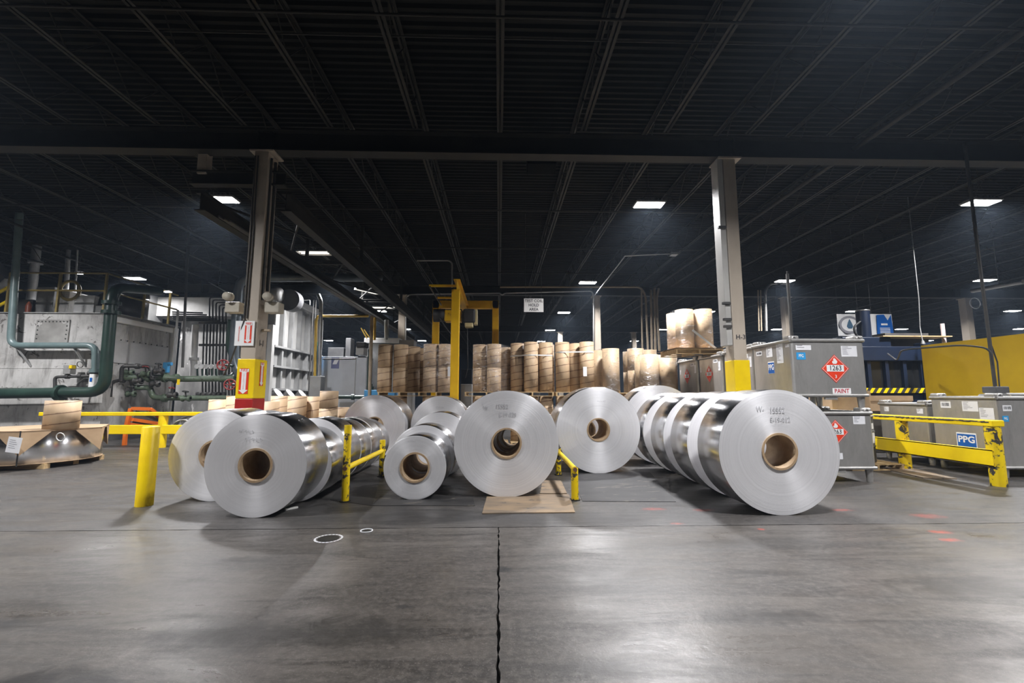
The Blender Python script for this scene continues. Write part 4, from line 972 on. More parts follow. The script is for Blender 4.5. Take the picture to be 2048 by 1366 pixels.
# ================================================================== navy machine, yellow panel, banners
Yn = 12.2
xa, xb = P(1700, 700, Yn).x, P(1842, 700, Yn).x
t = thing('baler', 'navy blue press with dark windows and hazard stripe', 'machine', ((xa + xb) / 2, Yn + .6, 0))
zt1, zw1, zw0, zh = P(1780, 693, Yn).z, P(1780, 722, Yn).z, P(1780, 776, Yn).z, P(1780, 786, Yn).z
MB().box((xa, Yn + .05, .0), (xb, Yn + 1.6, zh - .02)).box((xa, Yn + .12, zh - .02), (xb, Yn + 1.6, zt1)).build('body', NAVY, t)
MB().bevbox((xa - .05, Yn - .06, zw1), (xb + .05, Yn + .15, zt1), .02).build('header_beam', NAVY, t)
MB().bevbox((xb - .03, Yn - .12, .0), (xb + .18, Yn + .2, P(1845, 686, Yn).z), .02).build('corner_post', NAVY, t)
nw = 4
for k in range(nw):
    a0 = xa + (xb - xa) * k / nw; a1 = xa + (xb - xa) * (k + 1) / nw
    MB().box((a0 + .03, Yn + .09, zw0), (a1 - .03, Yn + .12, zw1)).build('window_pane', mat('dark_glass', (.012, .012, .012), (.016, .016, .016), 3, .12), t)
    MB().bevbox((a1 - .05, Yn - .0, zw0), (a1 + .05, Yn + .13, zw1), .008).build('mullion', NAVY, t)
hb = MB().box((xa, Yn - .03, zh), (xb, Yn + .06, zw0)).build('hazard_bar', BLACK, t); m_ = MB(); hz = zw0 - zh; n = int((xb - xa) / .2)
fr = FRONT((xa, Yn - .03, zh))
for k in range(n): m_.poly(fr, [(k * .2, 0), (k * .2 + .1, 0), (k * .2 + .1 + hz * .7, hz), (k * .2 + hz * .7, hz)], .003)
m_.build('hazard_stripe', YELC, hb)
x1 = P(1727, 650, Yn + .4).x; MB().cyl((x1, Yn + .4, zt1), (x1, Yn + .4, P(1727, 621, Yn + .4).z), .17, 20).build('hydraulic_ram', NAVY, t); MB().torus((x1, Yn + .4, P(1727, 622, Yn + .4).z), (0, 0, 1), .165, .02, 20, 6).build('ram_collar', GALV, t)
MB().bevbox((x1 - .9, Yn + .1, zt1), (x1 + .5, Yn + .7, zt1 + .28), .02).build('ram_base', NAVY, t)
MB().pipe([(x1 - .17, Yn + .3, zt1 + .75), (x1 - .4, Yn + .28, zt1 + .6), (x1 - .36, Yn + .28, zt1 + .35), (x1 - .1, Yn + .25, zt1 + .2)], .03, 8, bend=.15).build('hose', BLACK, t)
MB().box((x1 + .7, Yn + .5, zt1), (x1 + 2.0, Yn + 1.3, zt1 + .45)).build('hopper', GREYD, t)
MB().box((x1 + .2, Yn + .0, zt1 + .28), (x1 + 2.2, Yn + .5, zt1 + .31)).build('shelf', WOOD, t)
b = MB().cyl((x1 + 2.25, Yn + .3, zt1), (x1 + 2.25, Yn + .3, zt1 + .7), .05, 10); b.build('status_light', mat('pale_lens', (.7, .6, .6), (.6, .5, .5), 3, .4), t)
XP = P(1846, 700, 11.7).x
z0_, z1_ = 0.0, PX(2040, 668, XP).z
t = thing('machine_guard', 'large yellow sheet guard panel at the right edge', 'panel', (XP + .3, 9.8, 0))
MB().box((XP, 8.2, .05), (XP + .06, 11.75, z1_)).build('panel', PANELY, t)
for y in (8.2, 10.0, 11.65): MB().box((XP + .06, y, 0), (XP + .16, y + .1, z1_)).build('post', PANELY, t)
tag(MB().pipe([V((P(1838, 600, 12.0).x, 12.0, ROOF)), P(1838, 600, 12.0), P(1840, 655, 12.0), P(1846, 686, 11.9)], .012, 6).lathe([(0, .05), (.1, .03)], 10, 'Z', P(1846, 688, 11.9)).build('air_drop', GALV), 'thin hanging air line above the yellow panel', 'hose')
for (x0, x1_, kind, lb) in ((1673, 1722, 'drop', 'white hanging banner with a drop emblem above the tote'), (1740, 1787, 'blue', 'blue and white hanging banner beside the navy ram')):
    Yb = 14.5; a, c = P(x0, 628, Yb), P(x1_, 672, Yb); t = thing('hanging_banner', lb, 'banner', ((a.x + c.x) / 2, Yb, c.z))
    Wb, Hb = c.x - a.x, a.z - c.z; fr = FRONT((a.x, Yb, c.z)); b = MB(); n = 10; vs = []
    for i in range(n + 1): off = .03 * math.sin(i * 1.3); vs += [fr(Wb * i / n, 0, off), fr(Wb * i / n, Hb, off * .3)]
    b.add(vs, [(2 * i, 2 * i + 2, 2 * i + 3, 2 * i + 1) for i in range(n)], True); b.build('cloth', WHITE, t)
    if kind == 'drop':
        c0 = (Wb * .5, Hb * .5); 
        ring = [(c0[0] + .36 * math.cos(k * PI / 12), c0[1] + .3 * math.sin(k * PI / 12)) for k in range(24)]; MB().poly(fr, ring, .04).build('emblem_disc', INKG, t)
        MB().poly(fr, [(c0[0] + .28 * math.cos(k * PI / 12), c0[1] + .22 * math.sin(k * PI / 12)) for k in range(24)], .045).build('emblem_ring', WHITE, t)
        MB().poly(fr, [(c0[0] - .11, c0[1] - .06), (c0[0] - .06, c0[1] - .13), (c0[0] + .06, c0[1] - .13), (c0[0] + .11, c0[1] - .06), (c0[0] + .07, c0[1] + .06), (c0[0], c0[1] + .2), (c0[0] - .07, c0[1] + .06)], .05).build('emblem_drop', mat('slate_print', (.05, .12, .2), (.06, .14, .22), 5, .5), t)
    else:
        MB().poly(fr, [(Wb * .2, Hb * .02), (Wb * .98, 0), (Wb * .93, Hb * .97), (Wb * .75, Hb * .7), (Wb * .6, Hb * .97), (Wb * .25, Hb * .95)], .04).build('printed_field', BLUEPR, t)
        m_ = MB()
        for k in range(4): m_.rect(fr, Wb * .35, Hb * (.12 + .07 * k), Wb * .82, Hb * (.15 + .07 * k), .045)
        m_.rect(fr, Wb * .42, Hb * .48, Wb * .72, Hb * .56, .045); m_.build('print', WHITE, t)
    for s_ in (.05, .95): MB().cyl(fr(Wb * s_, Hb), fr(Wb * s_, 0) + V((0, 0, ROOF - c.z)), .006, 5).build('cord', DKPIPE, t)

# ================================================================== yellow gantry with hoist
Yg, Yr = 11.75, 15.2
xg = P(910, 700, Yg).x; zg = P(910, 560, Yg).z; pw = .21
t = thing('gantry_crane', 'yellow gantry crane with electric hoist behind the cores', 'crane', (xg, Yg, 0))
MB().bevbox((xg - pw / 2, Yg - .1, 0), (xg + pw / 2, Yg + .1, zg - .28), .01).build('near_post', CRANE, t)
ibeam(MB(), (xg + .03, Yg - .12, zg - .3), (xg + .03, Yr, zg - .3), .3, .17).build('bridge_beam', CRANE, t)
xa_, xb_ = P(872, 640, Yr).x, P(991, 640, Yr).x; zp_ = P(930, 602, Yr).z
for x in (xa_, xb_): MB().bevbox((x - .11, Yr - .1, 0), (x + .11, Yr + .1, zp_), .01).build('rear_post', CRANE, t)
MB().bevbox((xa_ - .11, Yr - .1, zp_ - .27), (xb_ + .11, Yr + .1, zp_), .01).build('portal_beam', CRANE, t)
MB().bar((xg - .75, Yg + .25, zg - .1), (xg, Yg + .25, zg - .1), .05, .06).bar((xg - .75, Yg + 1.6, zg - .14), (xg, Yg + 1.6, zg - .14), .05, .06).build('festoon_arm', CRANE, t)
MB().bar((xg - .72, Yg + .2, zg - .14), (xg - .72, Yg + 2.6, zg - .16), .03, .04).build('festoon_track', DKPIPE, t)
ho = MB().bevbox((xg - .48, Yg + 1.5, zg - .86), (xg + .02, Yg + 1.9, zg - .52), .03).build('hoist_body', CRANE, t)
scribble(FRONT((xg - .26, Yg + 1.5, zg - .69)), .11, .02, .02, 5, 4, .006).build('stencil', INK, ho)
MB().lathe([(-.2, .001), (-.2, .2), (.14, .2), (.14, .001)], 20, 'X', (xg - .62, Yg + 1.7, zg - .66)).build('hoist_motor', BLACK, t)
MB().bevbox((xg + .08, Yg + 1.4, zg - .92), (xg + .44, Yg + 1.95, zg - .5), .05).build('trolley_drive', BLACK, t)
MB().bevbox((xg + .14, Yg + 1.35, zg - 1.06), (xg + .38, Yg + 1.6, zg - .93), .02).bevbox((xg + .4, Yg + 1.5, zg - .95), (xg + .5, Yg + 1.8, zg - .5), .01).build('drive_cover', mat('pale_cover', (.5, .42, .22), (.42, .36, .2), 4, .5), t)
MB().pipe([(xg - .1, Yg + 1.6, zg - .85), (xg - .14, Yg + 1.6, 1.9)], .02, 6).build('hoist_chain', GALV, t)
MB().pipe([(xg + .2, Yg + 1.6, zg - 1.0), (xg + .23, Yg + 1.6, 2.2), (xg + .16, Yg + 1.6, 1.9)], .015, 6).build('pendant_cable', BLACK, t)
MB().pipe([(xg - .6, Yg + 1.4, zg - .8), (xg - .4, Yg + 1.4, zg - 1.1), (xg - .2, Yg + 1.4, zg - 1.35), (xg - .15, Yg + 1.5, zg - 1.7)], .02, 6, bend=.1).build('power_cable', BLACK, t)
# hanging sign
Ys = 13.6; a, c = P(1048, 597, Ys), P(1087, 624, Ys)
t = thing('hanging_sign', 'white hanging sign reading TEST COIL HOLD AREA', 'sign', ((a.x + c.x) / 2, Ys, c.z))
W_, H_ = c.x - a.x, a.z - c.z; fr = FRONT((a.x, Ys, c.z)); MB().slab(fr, 0, 0, W_, H_, -.012, 0).build('board', WHITE, t)
for k, s_ in enumerate(('TEST COIL', 'HOLD', 'AREA')): MB().text(fr, s_, H_ * .30, W_ / 2, H_ * (.82 - .32 * k), .004, .018, squeeze=.93).build('lettering', INK, t)
for s_ in (.08, .9): MB().cyl(fr(W_ * s_, H_), fr(W_ * s_, H_) + V((0, 0, ROOF - a.z)), .005, 5).build('wire', DKPIPE, t)

# ================================================================== conduits high up
def conduit(pts, r, label, m_=GALV, bend=.25, name='conduit', cat='conduit'):
    return tag(MB().pipe(pts, r, 8, bend).build(name, m_), label, cat)
Yc = 19.9
conduit([P(812, 690, Yc), P(812, 590, Yc), P(830, 588, Yc), P(1000, 586, Yc), P(1004, 590, Yc), P(1010, 586, Yc), P(1183, 582, Yc), P(1187, 590, Yc), P(1187, 700, Yc)], .035, 'thin conduit bridging the hall behind the hanging sign')
conduit([P(1000, 574, 20.0), P(1281, 574, 20.0), P(1291, 590, 20.0), P(1296, 700, 20.0)], .05, 'horizontal conduit bending down beside the far lamps', TANP)
for k, (px, pt) in enumerate(((1283, 580), (1302, 578), (1309, 575), (1317, 577))):
    conduit([P(px, pt, 20.0), P(px + (0 if k < 3 else -4), pt + 20, 20.0), P(px + 2, 702, 20.0)], .055 if k else .04, 'vertical conduit, %s in the bundle left of the kraft rolls' % ordinal(k), TANP)
conduit([P(1575, 567, 19.5), P(1540, 567, 19.5), P(1531, 580, 19.5), P(1533, 662, 19.5)], .06, 'thick bent conduit behind the 1263 tote', GALV)
for k, px in enumerate((1518, 1523)): conduit([P(px - 2, 580, 19.7), P(px, 662, 19.7)], .03, 'thin vertical conduit, %s left of the thick bent conduit' % ordinal(k), TANP)
conduit([P(834, 521, 12.2), P(898, 521, 12.2), P(904, 526, 12.2), P(904, 575, 12.2)], .022, 'thin bent conduit above the yellow crane post', DKPIPE if False else GALV, .1)
conduit([P(834, 521, 12.2), P(880, 590, 14.6)], .015, 'thin sloping cable left of the crane post', DKPIPE)
conduit([P(1250, 512, 13.0), P(1345, 507, 13.0)], .02, 'thin conduit running to a small roof box', GALV)
q = P(1347, 509, 13.0); tag(MB().bevbox((q.x - .1, 12.9, q.z - .03), (q.x + .1, 13.1, q.z + .06), .01).build('junction_box', GALV), 'small grey junction box under the roof', 'box')
conduit([P(1250, 512, 13.0), P(1190, 590, 19.0)], .02, 'slanting thin conduit behind the first lamp', GALV)
conduit([P(2048, 480, 12.0), P(1600, 590, 19.0)], .014, 'long slanting cable at upper right', DKPIPE)
q = P(1998, 572, 13.6)
tag(MB().cyl(P(1945, 582, 15), P(2048, 563, 12.5), .07, 10).cyl(q, V((q.x, q.y, ROOF)), .012, 6).build('conduit', GALV), 'bright horizontal pipe at the right edge', 'conduit')

# ================================================================== LEFT: OVEN LINE
Ym = 14.3
xc_ = P(222, 640, Ym).x; zO = P(150, 627, Ym).z
t = thing('curing_oven', 'big soiled white oven housing at the left edge', 'oven', (xc_ - 4, Ym + 1.3, 0))
y2 = PX(350, 700, xc_).y
MB().box((xc_ - 9, Ym, .05), (xc_, y2, zO)).build('housing', MATS['machine'], t)
MB().box((xc_ - 9, Ym - .03, .0), (xc_ + .03, Ym + .1, .25)).box((xc_ - .1, Ym, 0), (xc_ + .03, y2, .25)).build('plinth', GREYD, t)
fo = FRONT((0, Ym, 0))
a, c = P(70, 690, Ym), P(142, 640, Ym)
d = MB().slab(fo, a.x, a.z, c.x, c.z, 0, .04).build('access_panel', mat('bare_grey_panel', (.20, .195, .18), (.36, .35, .33), 1.2, .5, chips=(.5, .49, .47), chip_lo=.62), t, 'dark bolted access panel')
for k in range(9):
    for zz in (a.z + .06, c.z - .06):
        xx = a.x + .06 + (c.x - a.x - .12) * k / 8; MB().cyl((xx, Ym - .05, zz), (xx, Ym - .03, zz), .022, 6).build('bolt', DKPIPE, d)
for k in range(1, 5):
    for xx in (a.x + .06, c.x - .06): zz = a.z + .06 + (c.z - a.z - .12) * k / 5; MB().cyl((xx, Ym - .05, zz), (xx, Ym - .03, zz), .022, 6).build('bolt', DKPIPE, d)
for zz in (P(100, 736, Ym).z, P(100, 775, Ym).z): MB().slab(fo, xc_ - 9, zz - .012, xc_, zz + .012, -.01, .012).build('panel_seam', MATS['machine'], t)
fs_ = RIGHTF((xc_, 0, 0))   # side face, recedes
z_a = PX(300, 690, xc_).z
MB().slab(fs_, Ym + .05, PX(260, 728, xc_).z, y2 - .35, PX(260, 685, xc_).z, 0, .03).build('side_panel', mat('panel_grey', (.42, .415, .41), (.35, .345, .34), 1.5, .45), t)
sp = MB()
for k in range(10):
    yy_ = Ym + .15 + (y2 - .6 - Ym) * k / 9
    for pz in (683, 730): zz = PX(260, pz, xc_).z; sp.cyl((xc_ + .03, yy_, zz), (xc_ + .05, yy_, zz), .022, 6)
sp.build('bolt_row', DKPIPE, t)
MB().bevbox((xc_ - .02, y2 - .30, .1), (xc_ + .14, y2 - .08, zO - .05), .02).build('corner_trim', WHITE, t)
MB().bevbox((xc_ - .02, Ym, zO - .25), (xc_ + .08, y2 - .1, zO - .07), .02).build('top_trim', WHITE, t)
MB().box((xc_ - 9, Ym - .05, zO), (xc_ + .1, y2, zO + .03)).build('roof_plate', GREYM, t)
for (x0, x1_, z1_, m_) in ((75, 115, 575, GREYM), (118, 145, 583, MATS['machine']), (152, 195, 592, WHITE), (40, 72, 600, GREYD), (195, 222, 612, GALV)):
    a = P(x0, 620, Ym + 1.0); c = P(x1_, z1_, Ym + 1.0); MB().bevbox((a.x, Ym + .9, zO + .03), (c.x, Ym + 1.8, c.z), .02).build('roof_unit', m_, t)
q = P(137, 580, Ym + .8); MB().torus((q.x, Ym + .85, q.z), (0, 1, 0), .32, .05, 20, 6).build('fan_guard', RAILT, t); q = P(60, 592, Ym + .7); MB().lathe([(0, .07), (.3, .08), (.4, .05), (.45, .02)], 12, 'Z', (q.x, Ym + .7, zO + .06)).build('bottle', mat('copper_red', (.3, .08, .04), (.25, .06, .03), 4, .4), t)
# pale duct and yellow stair rails, far left edge
tag(MB().bar(P(-30, 525, Ym + .6), P(14, 570, Ym + .6), .45, .45).build('duct', GALV), 'slanting grey duct at the left edge above the oven', 'duct')
for k, (y0, y1) in enumerate(((591, 575), (617, 602))): tag(MB().cyl(P(-40, y0 + 14, Ym + .2), P(16, y1, Ym + .2), .05, 10).build('stair_rail', YELC), ('upper', 'lower')[k] + ' yellow stair rail at the left edge', 'rail')
# catwalk handrail on the oven roof
t = thing('handrail', 'tarnished yellow handrail along the oven roof', 'handrail', (xc_ - 3, Ym + .1, zO + .03))
zr1, zr2 = P(120, 546, Ym + .1).z, P(120, 581, Ym + .1).z
pts = [P(px, 546, Ym + .1).x for px in (22, 122, 215)]
for x in pts: MB().bar((x, Ym + .1, zO + .03), (x, Ym + .1, zr1), .06, .06).build('post', RAILT, t)
for z in (zr1, zr2): MB().cyl((pts[0], Ym + .1, z), (pts[-1], Ym + .1, z), .03, 8).cyl((pts[-1], Ym + .1, z), (pts[-1], y2 + .4, z), .03, 8).build('rail', RAILT, t)
for px in (288, 340): q = PX(px, 600, pts[-1]); MB().bar((pts[-1], q.y, zO + .03), (pts[-1], q.y, zr1), .06, .06).build('post', RAILT, t)
for (px, py, nm) in ((335, 583, 'small lit work light on the oven catwalk'), (157, 546, 'small lit work light behind the handrail')):
    q = P(px, py, Ym + 2.6); t = thing('work_light', nm, 'lamp', q); MB().bevbox((q.x - .13, q.y - .05, q.z), (q.x + .13, q.y + .1, q.z + .08), .02).build('housing', HOUSE, t); MB().bevbox((q.x - .11, q.y - .06, q.z - .03), (q.x + .11, q.y + .08, q.z), .01).build('lens', BULB, t); MB().cyl((q.x, q.y, q.z + .08), (q.x, q.y, q.z + .6 if px < 300 else q.z + .5), .015, 5).build('stem', DKPIPE, t)
# upper back duct wall and machinery beyond
def block(px0, py0, px1, py1, Y, dpt, m_, name, label, cat, bev=.02):
    a, c = P(px0, py1, Y), P(px1, py0, Y); zb0 = 0.0 if name in ('drive_box', 'switch_panel', 'blue_tray', 'parts_bin', 'junction_cabinet', 'oven_back_panel', 'hood_body') else a.z
    return tag(MB().bevbox((a.x, Y, zb0), (c.x, Y + dpt, c.z), bev).build(name, m_), label, cat)
block(300, 595, 505, 632, 19.5, 2.0, mat('dull_duct_sheet', (.27, .265, .25), (.19, .185, .175), 1.5, .55), 'exhaust_duct', 'long pale exhaust duct behind the oven roof', 'duct')
SOOT = mat('sooty_panel', (.24, .235, .225), (.09, .088, .085), 1.4, .55, chips=(.36, .35, .34), chip_lo=.6, stretch=(1, 1, .4))
o = block(340, 640, 520, 900, 20.3, .6, SOOT, 'oven_back_panel', 'soiled pale panel wall behind the thin pipe bank', 'panel')
# oven 2: tall ribbed side
X2 = P(545, 575, 17.6).x; Y2a = 17.6; Y2b = PX(640, 620, X2).y; z2 = P(545, 575, Y2a).z
t = thing('ribbed_oven', 'tall grey ribbed oven right of the beige column', 'oven', (X2 - 1, 19, 0))
MB().box((X2 - 1.2, Y2a, 0), (X2, Y2b, z2)).build('housing', GREYM, t)
f2 = RIGHTF((X2, 0, 0))
zsh = PX(600, 705, X2).z; zs2 = PX(600, 740, X2).z
nr = 6
for k in range(nr + 1):
    yy_ = Y2a + (Y2b - Y2a) * k / nr; MB().box((X2, yy_ - .06, .3), (X2 + .18, yy_ + .06, z2 - .5)).build('rib', GREYM if k % 2 else GREYM, t)
    if k < nr:
        ya, yb = yy_ + .1, Y2a + (Y2b - Y2a) * (k + 1) / nr - .1
        MB().slab(f2, ya, zsh + .08, yb, z2 - .6, 0, .02).build('wall_panel', mat('pale_panel', (.46, .455, .44), (.38, .375, .36), 1.5, .5), t)
        MB().slab(f2, ya, zs2 + .05, yb, zsh - .1, 0, .02).build('wall_panel', mat('mid_grey_panel', (.26, .26, .25), (.2, .2, .195), 1.5, .5), t)  # middle row of panels, a darker grey than the pale rows
        MB().slab(f2, ya, .5, yb, zs2 - .05, 0, .02).build('wall_panel', mat('pale_panel', (1, 1, 1)), t)
for zz in (zsh, zs2, PX(600, 780, X2).z): MB().box((X2, Y2a, zz - .04), (X2 + .25, Y2b, zz + .04)).build('stiffener', GREYM, t)
MB().bevbox((X2 - .1, Y2a - .05, z2 - .32), (X2 + .12, Y2b, z2 - .05), .02).build('top_flange', WHITE, t, 'bright white top beam')
q = P(578, 600, 17.4); MB().cyl((q.x, 17.35, q.z), (q.x, 17.75, q.z), .42, 28).build('fan_disc', GREYD, t); q = P(552, 590, 17.2); MB().lathe([(-.4, .001), (-.4, .2), (-.3, .32), (.25, .32), (.35, .2), (.35, 0.001)], 18, 'X', (q.x - .1, 17.2, q.z)).build('blower', GREYM, t)
for k in range(4): q = PX(552 + k * 24, 797, X2 + .3); MB().cyl((X2 + .05, q.y, q.z - .1), (X2 + .4, q.y, q.z + .2), .24, 14).build('duct_spigot', GALV, t)
for px in (622, 627): q = P(px, 700, 19.2); MB().cyl((q.x, 19.2, 0), (q.x, 19.2, P(px, 600, 19.2).z), .03, 6).build('standpipe', DKPIPE, t)
MB().pipe([P(600, 588, 18.5), P(600, 600, 18.5), P(605, 601, 18.5), P(620, 600, 18.5), P(620, 610, 18.5)], .02, 6).build('conduit', GALV, t)
# white post frame left of oven 2
for k, px in enumerate((489, 541)): q = P(px, 700, 16.6); tag(MB().bevbox((q.x - .09, 16.5, 0), (q.x + .09, 16.7, P(px, 650, 16.6).z), .01).build('frame_post', mat('pale_panel', (1, 1, 1))), ('pale frame post left of the banded column', 'pale frame post right of the banded column')[k], 'post')
# ------------------------------------------------ pipes
def pipe_thing(name, label, pts, r, m_, bend=None, flanges=()):
    t = thing(name, label, 'pipe', pts[0]); MB().pipe(pts, r, 14, bend).build('pipe', m_, t)
    for (p_, d_) in flanges: d_ = V(d_).normalized(); MB().cyl(V(p_) - d_ * .05, V(p_) + d_ * .05, r * 1.55, 16).build('flange', m_, t)
    return t
Yp = Ym - .45
pipe_thing('process_pipe', 'large dark green pipe rising in front of the white oven', [P(-60, 788, Yp), P(208, 784, Yp), P(226, 575, Yp), P(318, 582, Yp + 2.2)], .155, GREENP, .45, [(P(223, 606, Yp), (0, 0, 1)), (P(120, 786, Yp), (1, 0, 0)), (P(222, 625, Yp), (0, 0, 1))])
Yt = Ym - .3
pipe_thing('process_pipe', 'pale teal pipe dropping from the roof and running across the oven', [P(42, 380, Yt), P(21, 691, Yt), P(192, 691, Yt), P(190, 745, Yt)], .095, TEALP, .28, [(P(191, 742, Yt), (0, 0, 1))])
q = P(188, 765, Yt); t = thing('valve_actuator', 'white cylinder actuator below the teal pipe', 'valve', q)
MB().cyl((q.x, Yt, q.z - .25), (q.x, Yt, q.z + .25), .12, 16).build('body', WHITE, t); MB().rect(FRONT((q.x, Yt - .12, q.z)), -.03, .02, .04, .14, .004).build('label_patch', BLUEPR, t); MB().cyl((q.x - .2, Yt, q.z + .28), (q.x + .2, Yt, q.z + .28), .06, 10).build('flange', DKPIPE, t)
for k, (px0, px1) in enumerate(((33, 62), (148, 172))): tag(MB().bar(P(px0, 695, Yt), P(px1, 733, Ym), .05, .05).bar(P(px0, 695, Yt), P(px0, 695, Ym), .05, .05).build('pipe_bracket', GREYM), ('left', 'right')[k] + ' diagonal bracket under the teal pipe', 'bracket')
q = P(140, 739, Yt); t = thing('solenoid_valve', 'small grey solenoid with yellow knob on the oven front', 'valve', q); MB().bevbox((q.x - .12, Yt - .1, q.z - .14), (q.x + .1, Yt + .1, q.z + .14), .015).build('body', GREYM, t); MB().bevbox((q.x + .06, Yt - .12, q.z + .02), (q.x + .15, Yt + .02, q.z + .12), .01).build('knob', YELC, t)
MB().torus((q.x + .28, Yt, q.z + .15), (0, 1, .3), .09, .012, 14, 5).build('wire_loop', DKPIPE, t)
pipe_thing('gas_pipe', 'black iron pipe stepping along the oven front', [P(110, 780, Yt), P(110, 754, Yt), P(180, 752, Yt)], .045, DKPIPE, .1, [(P(135, 753, Yt), (1, 0, 0)), (P(160, 752, Yt), (1, 0, 0))])
pipe_thing('gas_pipe', 'black hose curling beside the green elbow', [P(152, 786, Yt), P(155, 768, Yt), P(170, 756, Yt), P(180, 757, Yt)], .025, DKPIPE, .1)
Yb_ = 15.4
pipe_thing('process_pipe', 'large slate-blue pipe arching beside the beige column', [P(760, 556, Yb_ + 3), P(640, 555, Yb_), P(478, 556, Yb_), P(466, 725, Yb_), P(497, 780, Yb_), P(499, 860, Yb_)], .15, SLATEP, .45, [(P(474, 626, Yb_), (0, 0, 1)), (P(498, 766, Yb_), (.3, 0, 1))])
pipe_thing('process_pipe', 'dark green twin pipe beside the slate-blue pipe', [P(464, 640, Yb_ + .2), P(459, 690, Yb_ + .2), P(476, 740, Yb_ + .2), P(466, 757, Yb_), P(440, 757, Yb_)], .13, GREENP, .3)
Yg2 = 15.3
pipe_thing('manifold_pipe', 'upper mid-green manifold pipe with valves', [P(245, 755, Yg2 - .6), P(320, 755, Yg2 - .3), P(360, 758, Yg2), P(470, 757, Yg2)], .10, GREENL, .2, [(P(300, 755, Yg2 - .4), (1, 0, 0)), (P(330, 755, Yg2 - .2), (1, 0, 0)), (P(352, 757, Yg2), (1, 0, 0))])
pipe_thing('manifold_pipe', 'lower mid-green manifold pipe above the guard fence', [P(268, 775, Yg2 - .4), P(302, 775, Yg2 - .4), P(304, 795, Yg2 - .4), P(345, 796, Yg2 - .3), P(480, 796, Yg2)], .085, GREENL, .25, [(P(330, 796, Yg2 - .3), (1, 0, 0))])
q = P(422, 796, Yg2 - .03); tag(MB().slab(FRONT((q.x, Yg2 - .12, q.z)), -.14, -.06, .14, .06, 0, .01).build('pipe_marker', YELC), 'yellow pipe marker band on the lower manifold', 'sign')
scribble(FRONT((q.x, Yg2 - .13, q.z)), .07, .02, 0, 9, 4, .003).build('print', INK, bpy.data.objects['pipe_marker'])
for (a, c, lb) in (((250, 732), (300, 733), 'upper'), ((228, 764), (262, 757), 'lower')): pipe_thing('gas_pipe', lb + ' soot-black pipe run on the oven side', [P(a[0] - 8, a[1] + 30, Yg2 - .7), P(a[0] - 6, a[1], Yg2 - .7), P(c[0], c[1], Yg2 - .5), P(c[0] + 4, c[1] + 26, Yg2 - .5)], .055, DKPIPE, .12, [(P((a[0] + c[0]) / 2, (a[1] + c[1]) / 2, Yg2 - .6), (1, 0, 0))])
rv = random.Random(9)
for k, (px, py) in enumerate(((258, 745), (276, 762), (292, 748), (310, 768), (262, 788), (345, 790), (372, 797), (318, 742))):
    q = P(px, py, Yg2 - .55); t = thing('gate_valve', 'soot-stained small valve, %s from left on the oven side piping' % ordinal(k), 'valve', q)
    MB().lathe([(-.14, .05), (-.12, .1), (-.08, .1), (-.05, .06), (.05, .06), (.08, .1), (.12, .1), (.14, .05)], 12, 'X', q).build('body', (GREENL, DKPIPE)[k % 2], t); MB().cyl(q, q + V((0, -.05, .22)), .022, 8).build('stem', DKPIPE, t); MB().torus(q + V((0, -.05, .22)), (0, .25, 1), .085, .014, 14, 5).build('handle', (DKPIPE, HRED)[k % 3 == 2], t)
q = P(329, 735, Yg2 - .3); tag(MB().bevbox((q.x - .07, q.y, q.z - .17), (q.x + .09, q.y + .14, q.z + .17), .02).cyl((q.x + .1, q.y + .03, q.z + .12), (q.x + .2, q.y + .03, q.z + .12), .06, 10).build('pressure_switch', BLUEB), 'bright blue pressure switch above the manifold', 'switch')
q = P(357, 764, Yg2 - .35); tag(MB().slab(FRONT((q.x, q.y, q.z)), -.045, -.09, .045, .09, 0, .01).build('valve_tag', YELC), 'small yellow tag hanging on the manifold valve', 'tag')
for k, (px, py) in enumerate(((446, 730), (460, 769))):
    q = P(px, py, Yg2 - .35); t = thing('handwheel_valve', ('upper', 'lower')[k] + ' red handwheel beside the slate-blue pipe', 'valve', q)
    MB().torus(q, (.35, -1, 0), .165, .022, 24, 6).build('wheel', HRED, t); dn, uu, vv = basis(V((.35, -1, 0)))
    m_ = MB()
    for j in range(5): a_ = 2 * PI * j / 5; m_.bar(q, q + (uu * math.cos(a_) + vv * math.sin(a_)) * .16, .02, .03)
    m_.cyl(q - dn * .03, q + dn * .03, .045, 10); m_.build('spoke', HRED, t); MB().cyl(q, q + V((.18, .4, 0)), .04, 10).lathe([(-.15, .1), (-.11, .15), (-.06, .15), (0, .1), (.06, .15), (.11, .15), (.15, .1)], 14, 'X', q + V((.25, .45, 0))).build('bonnet', GREENP, t)
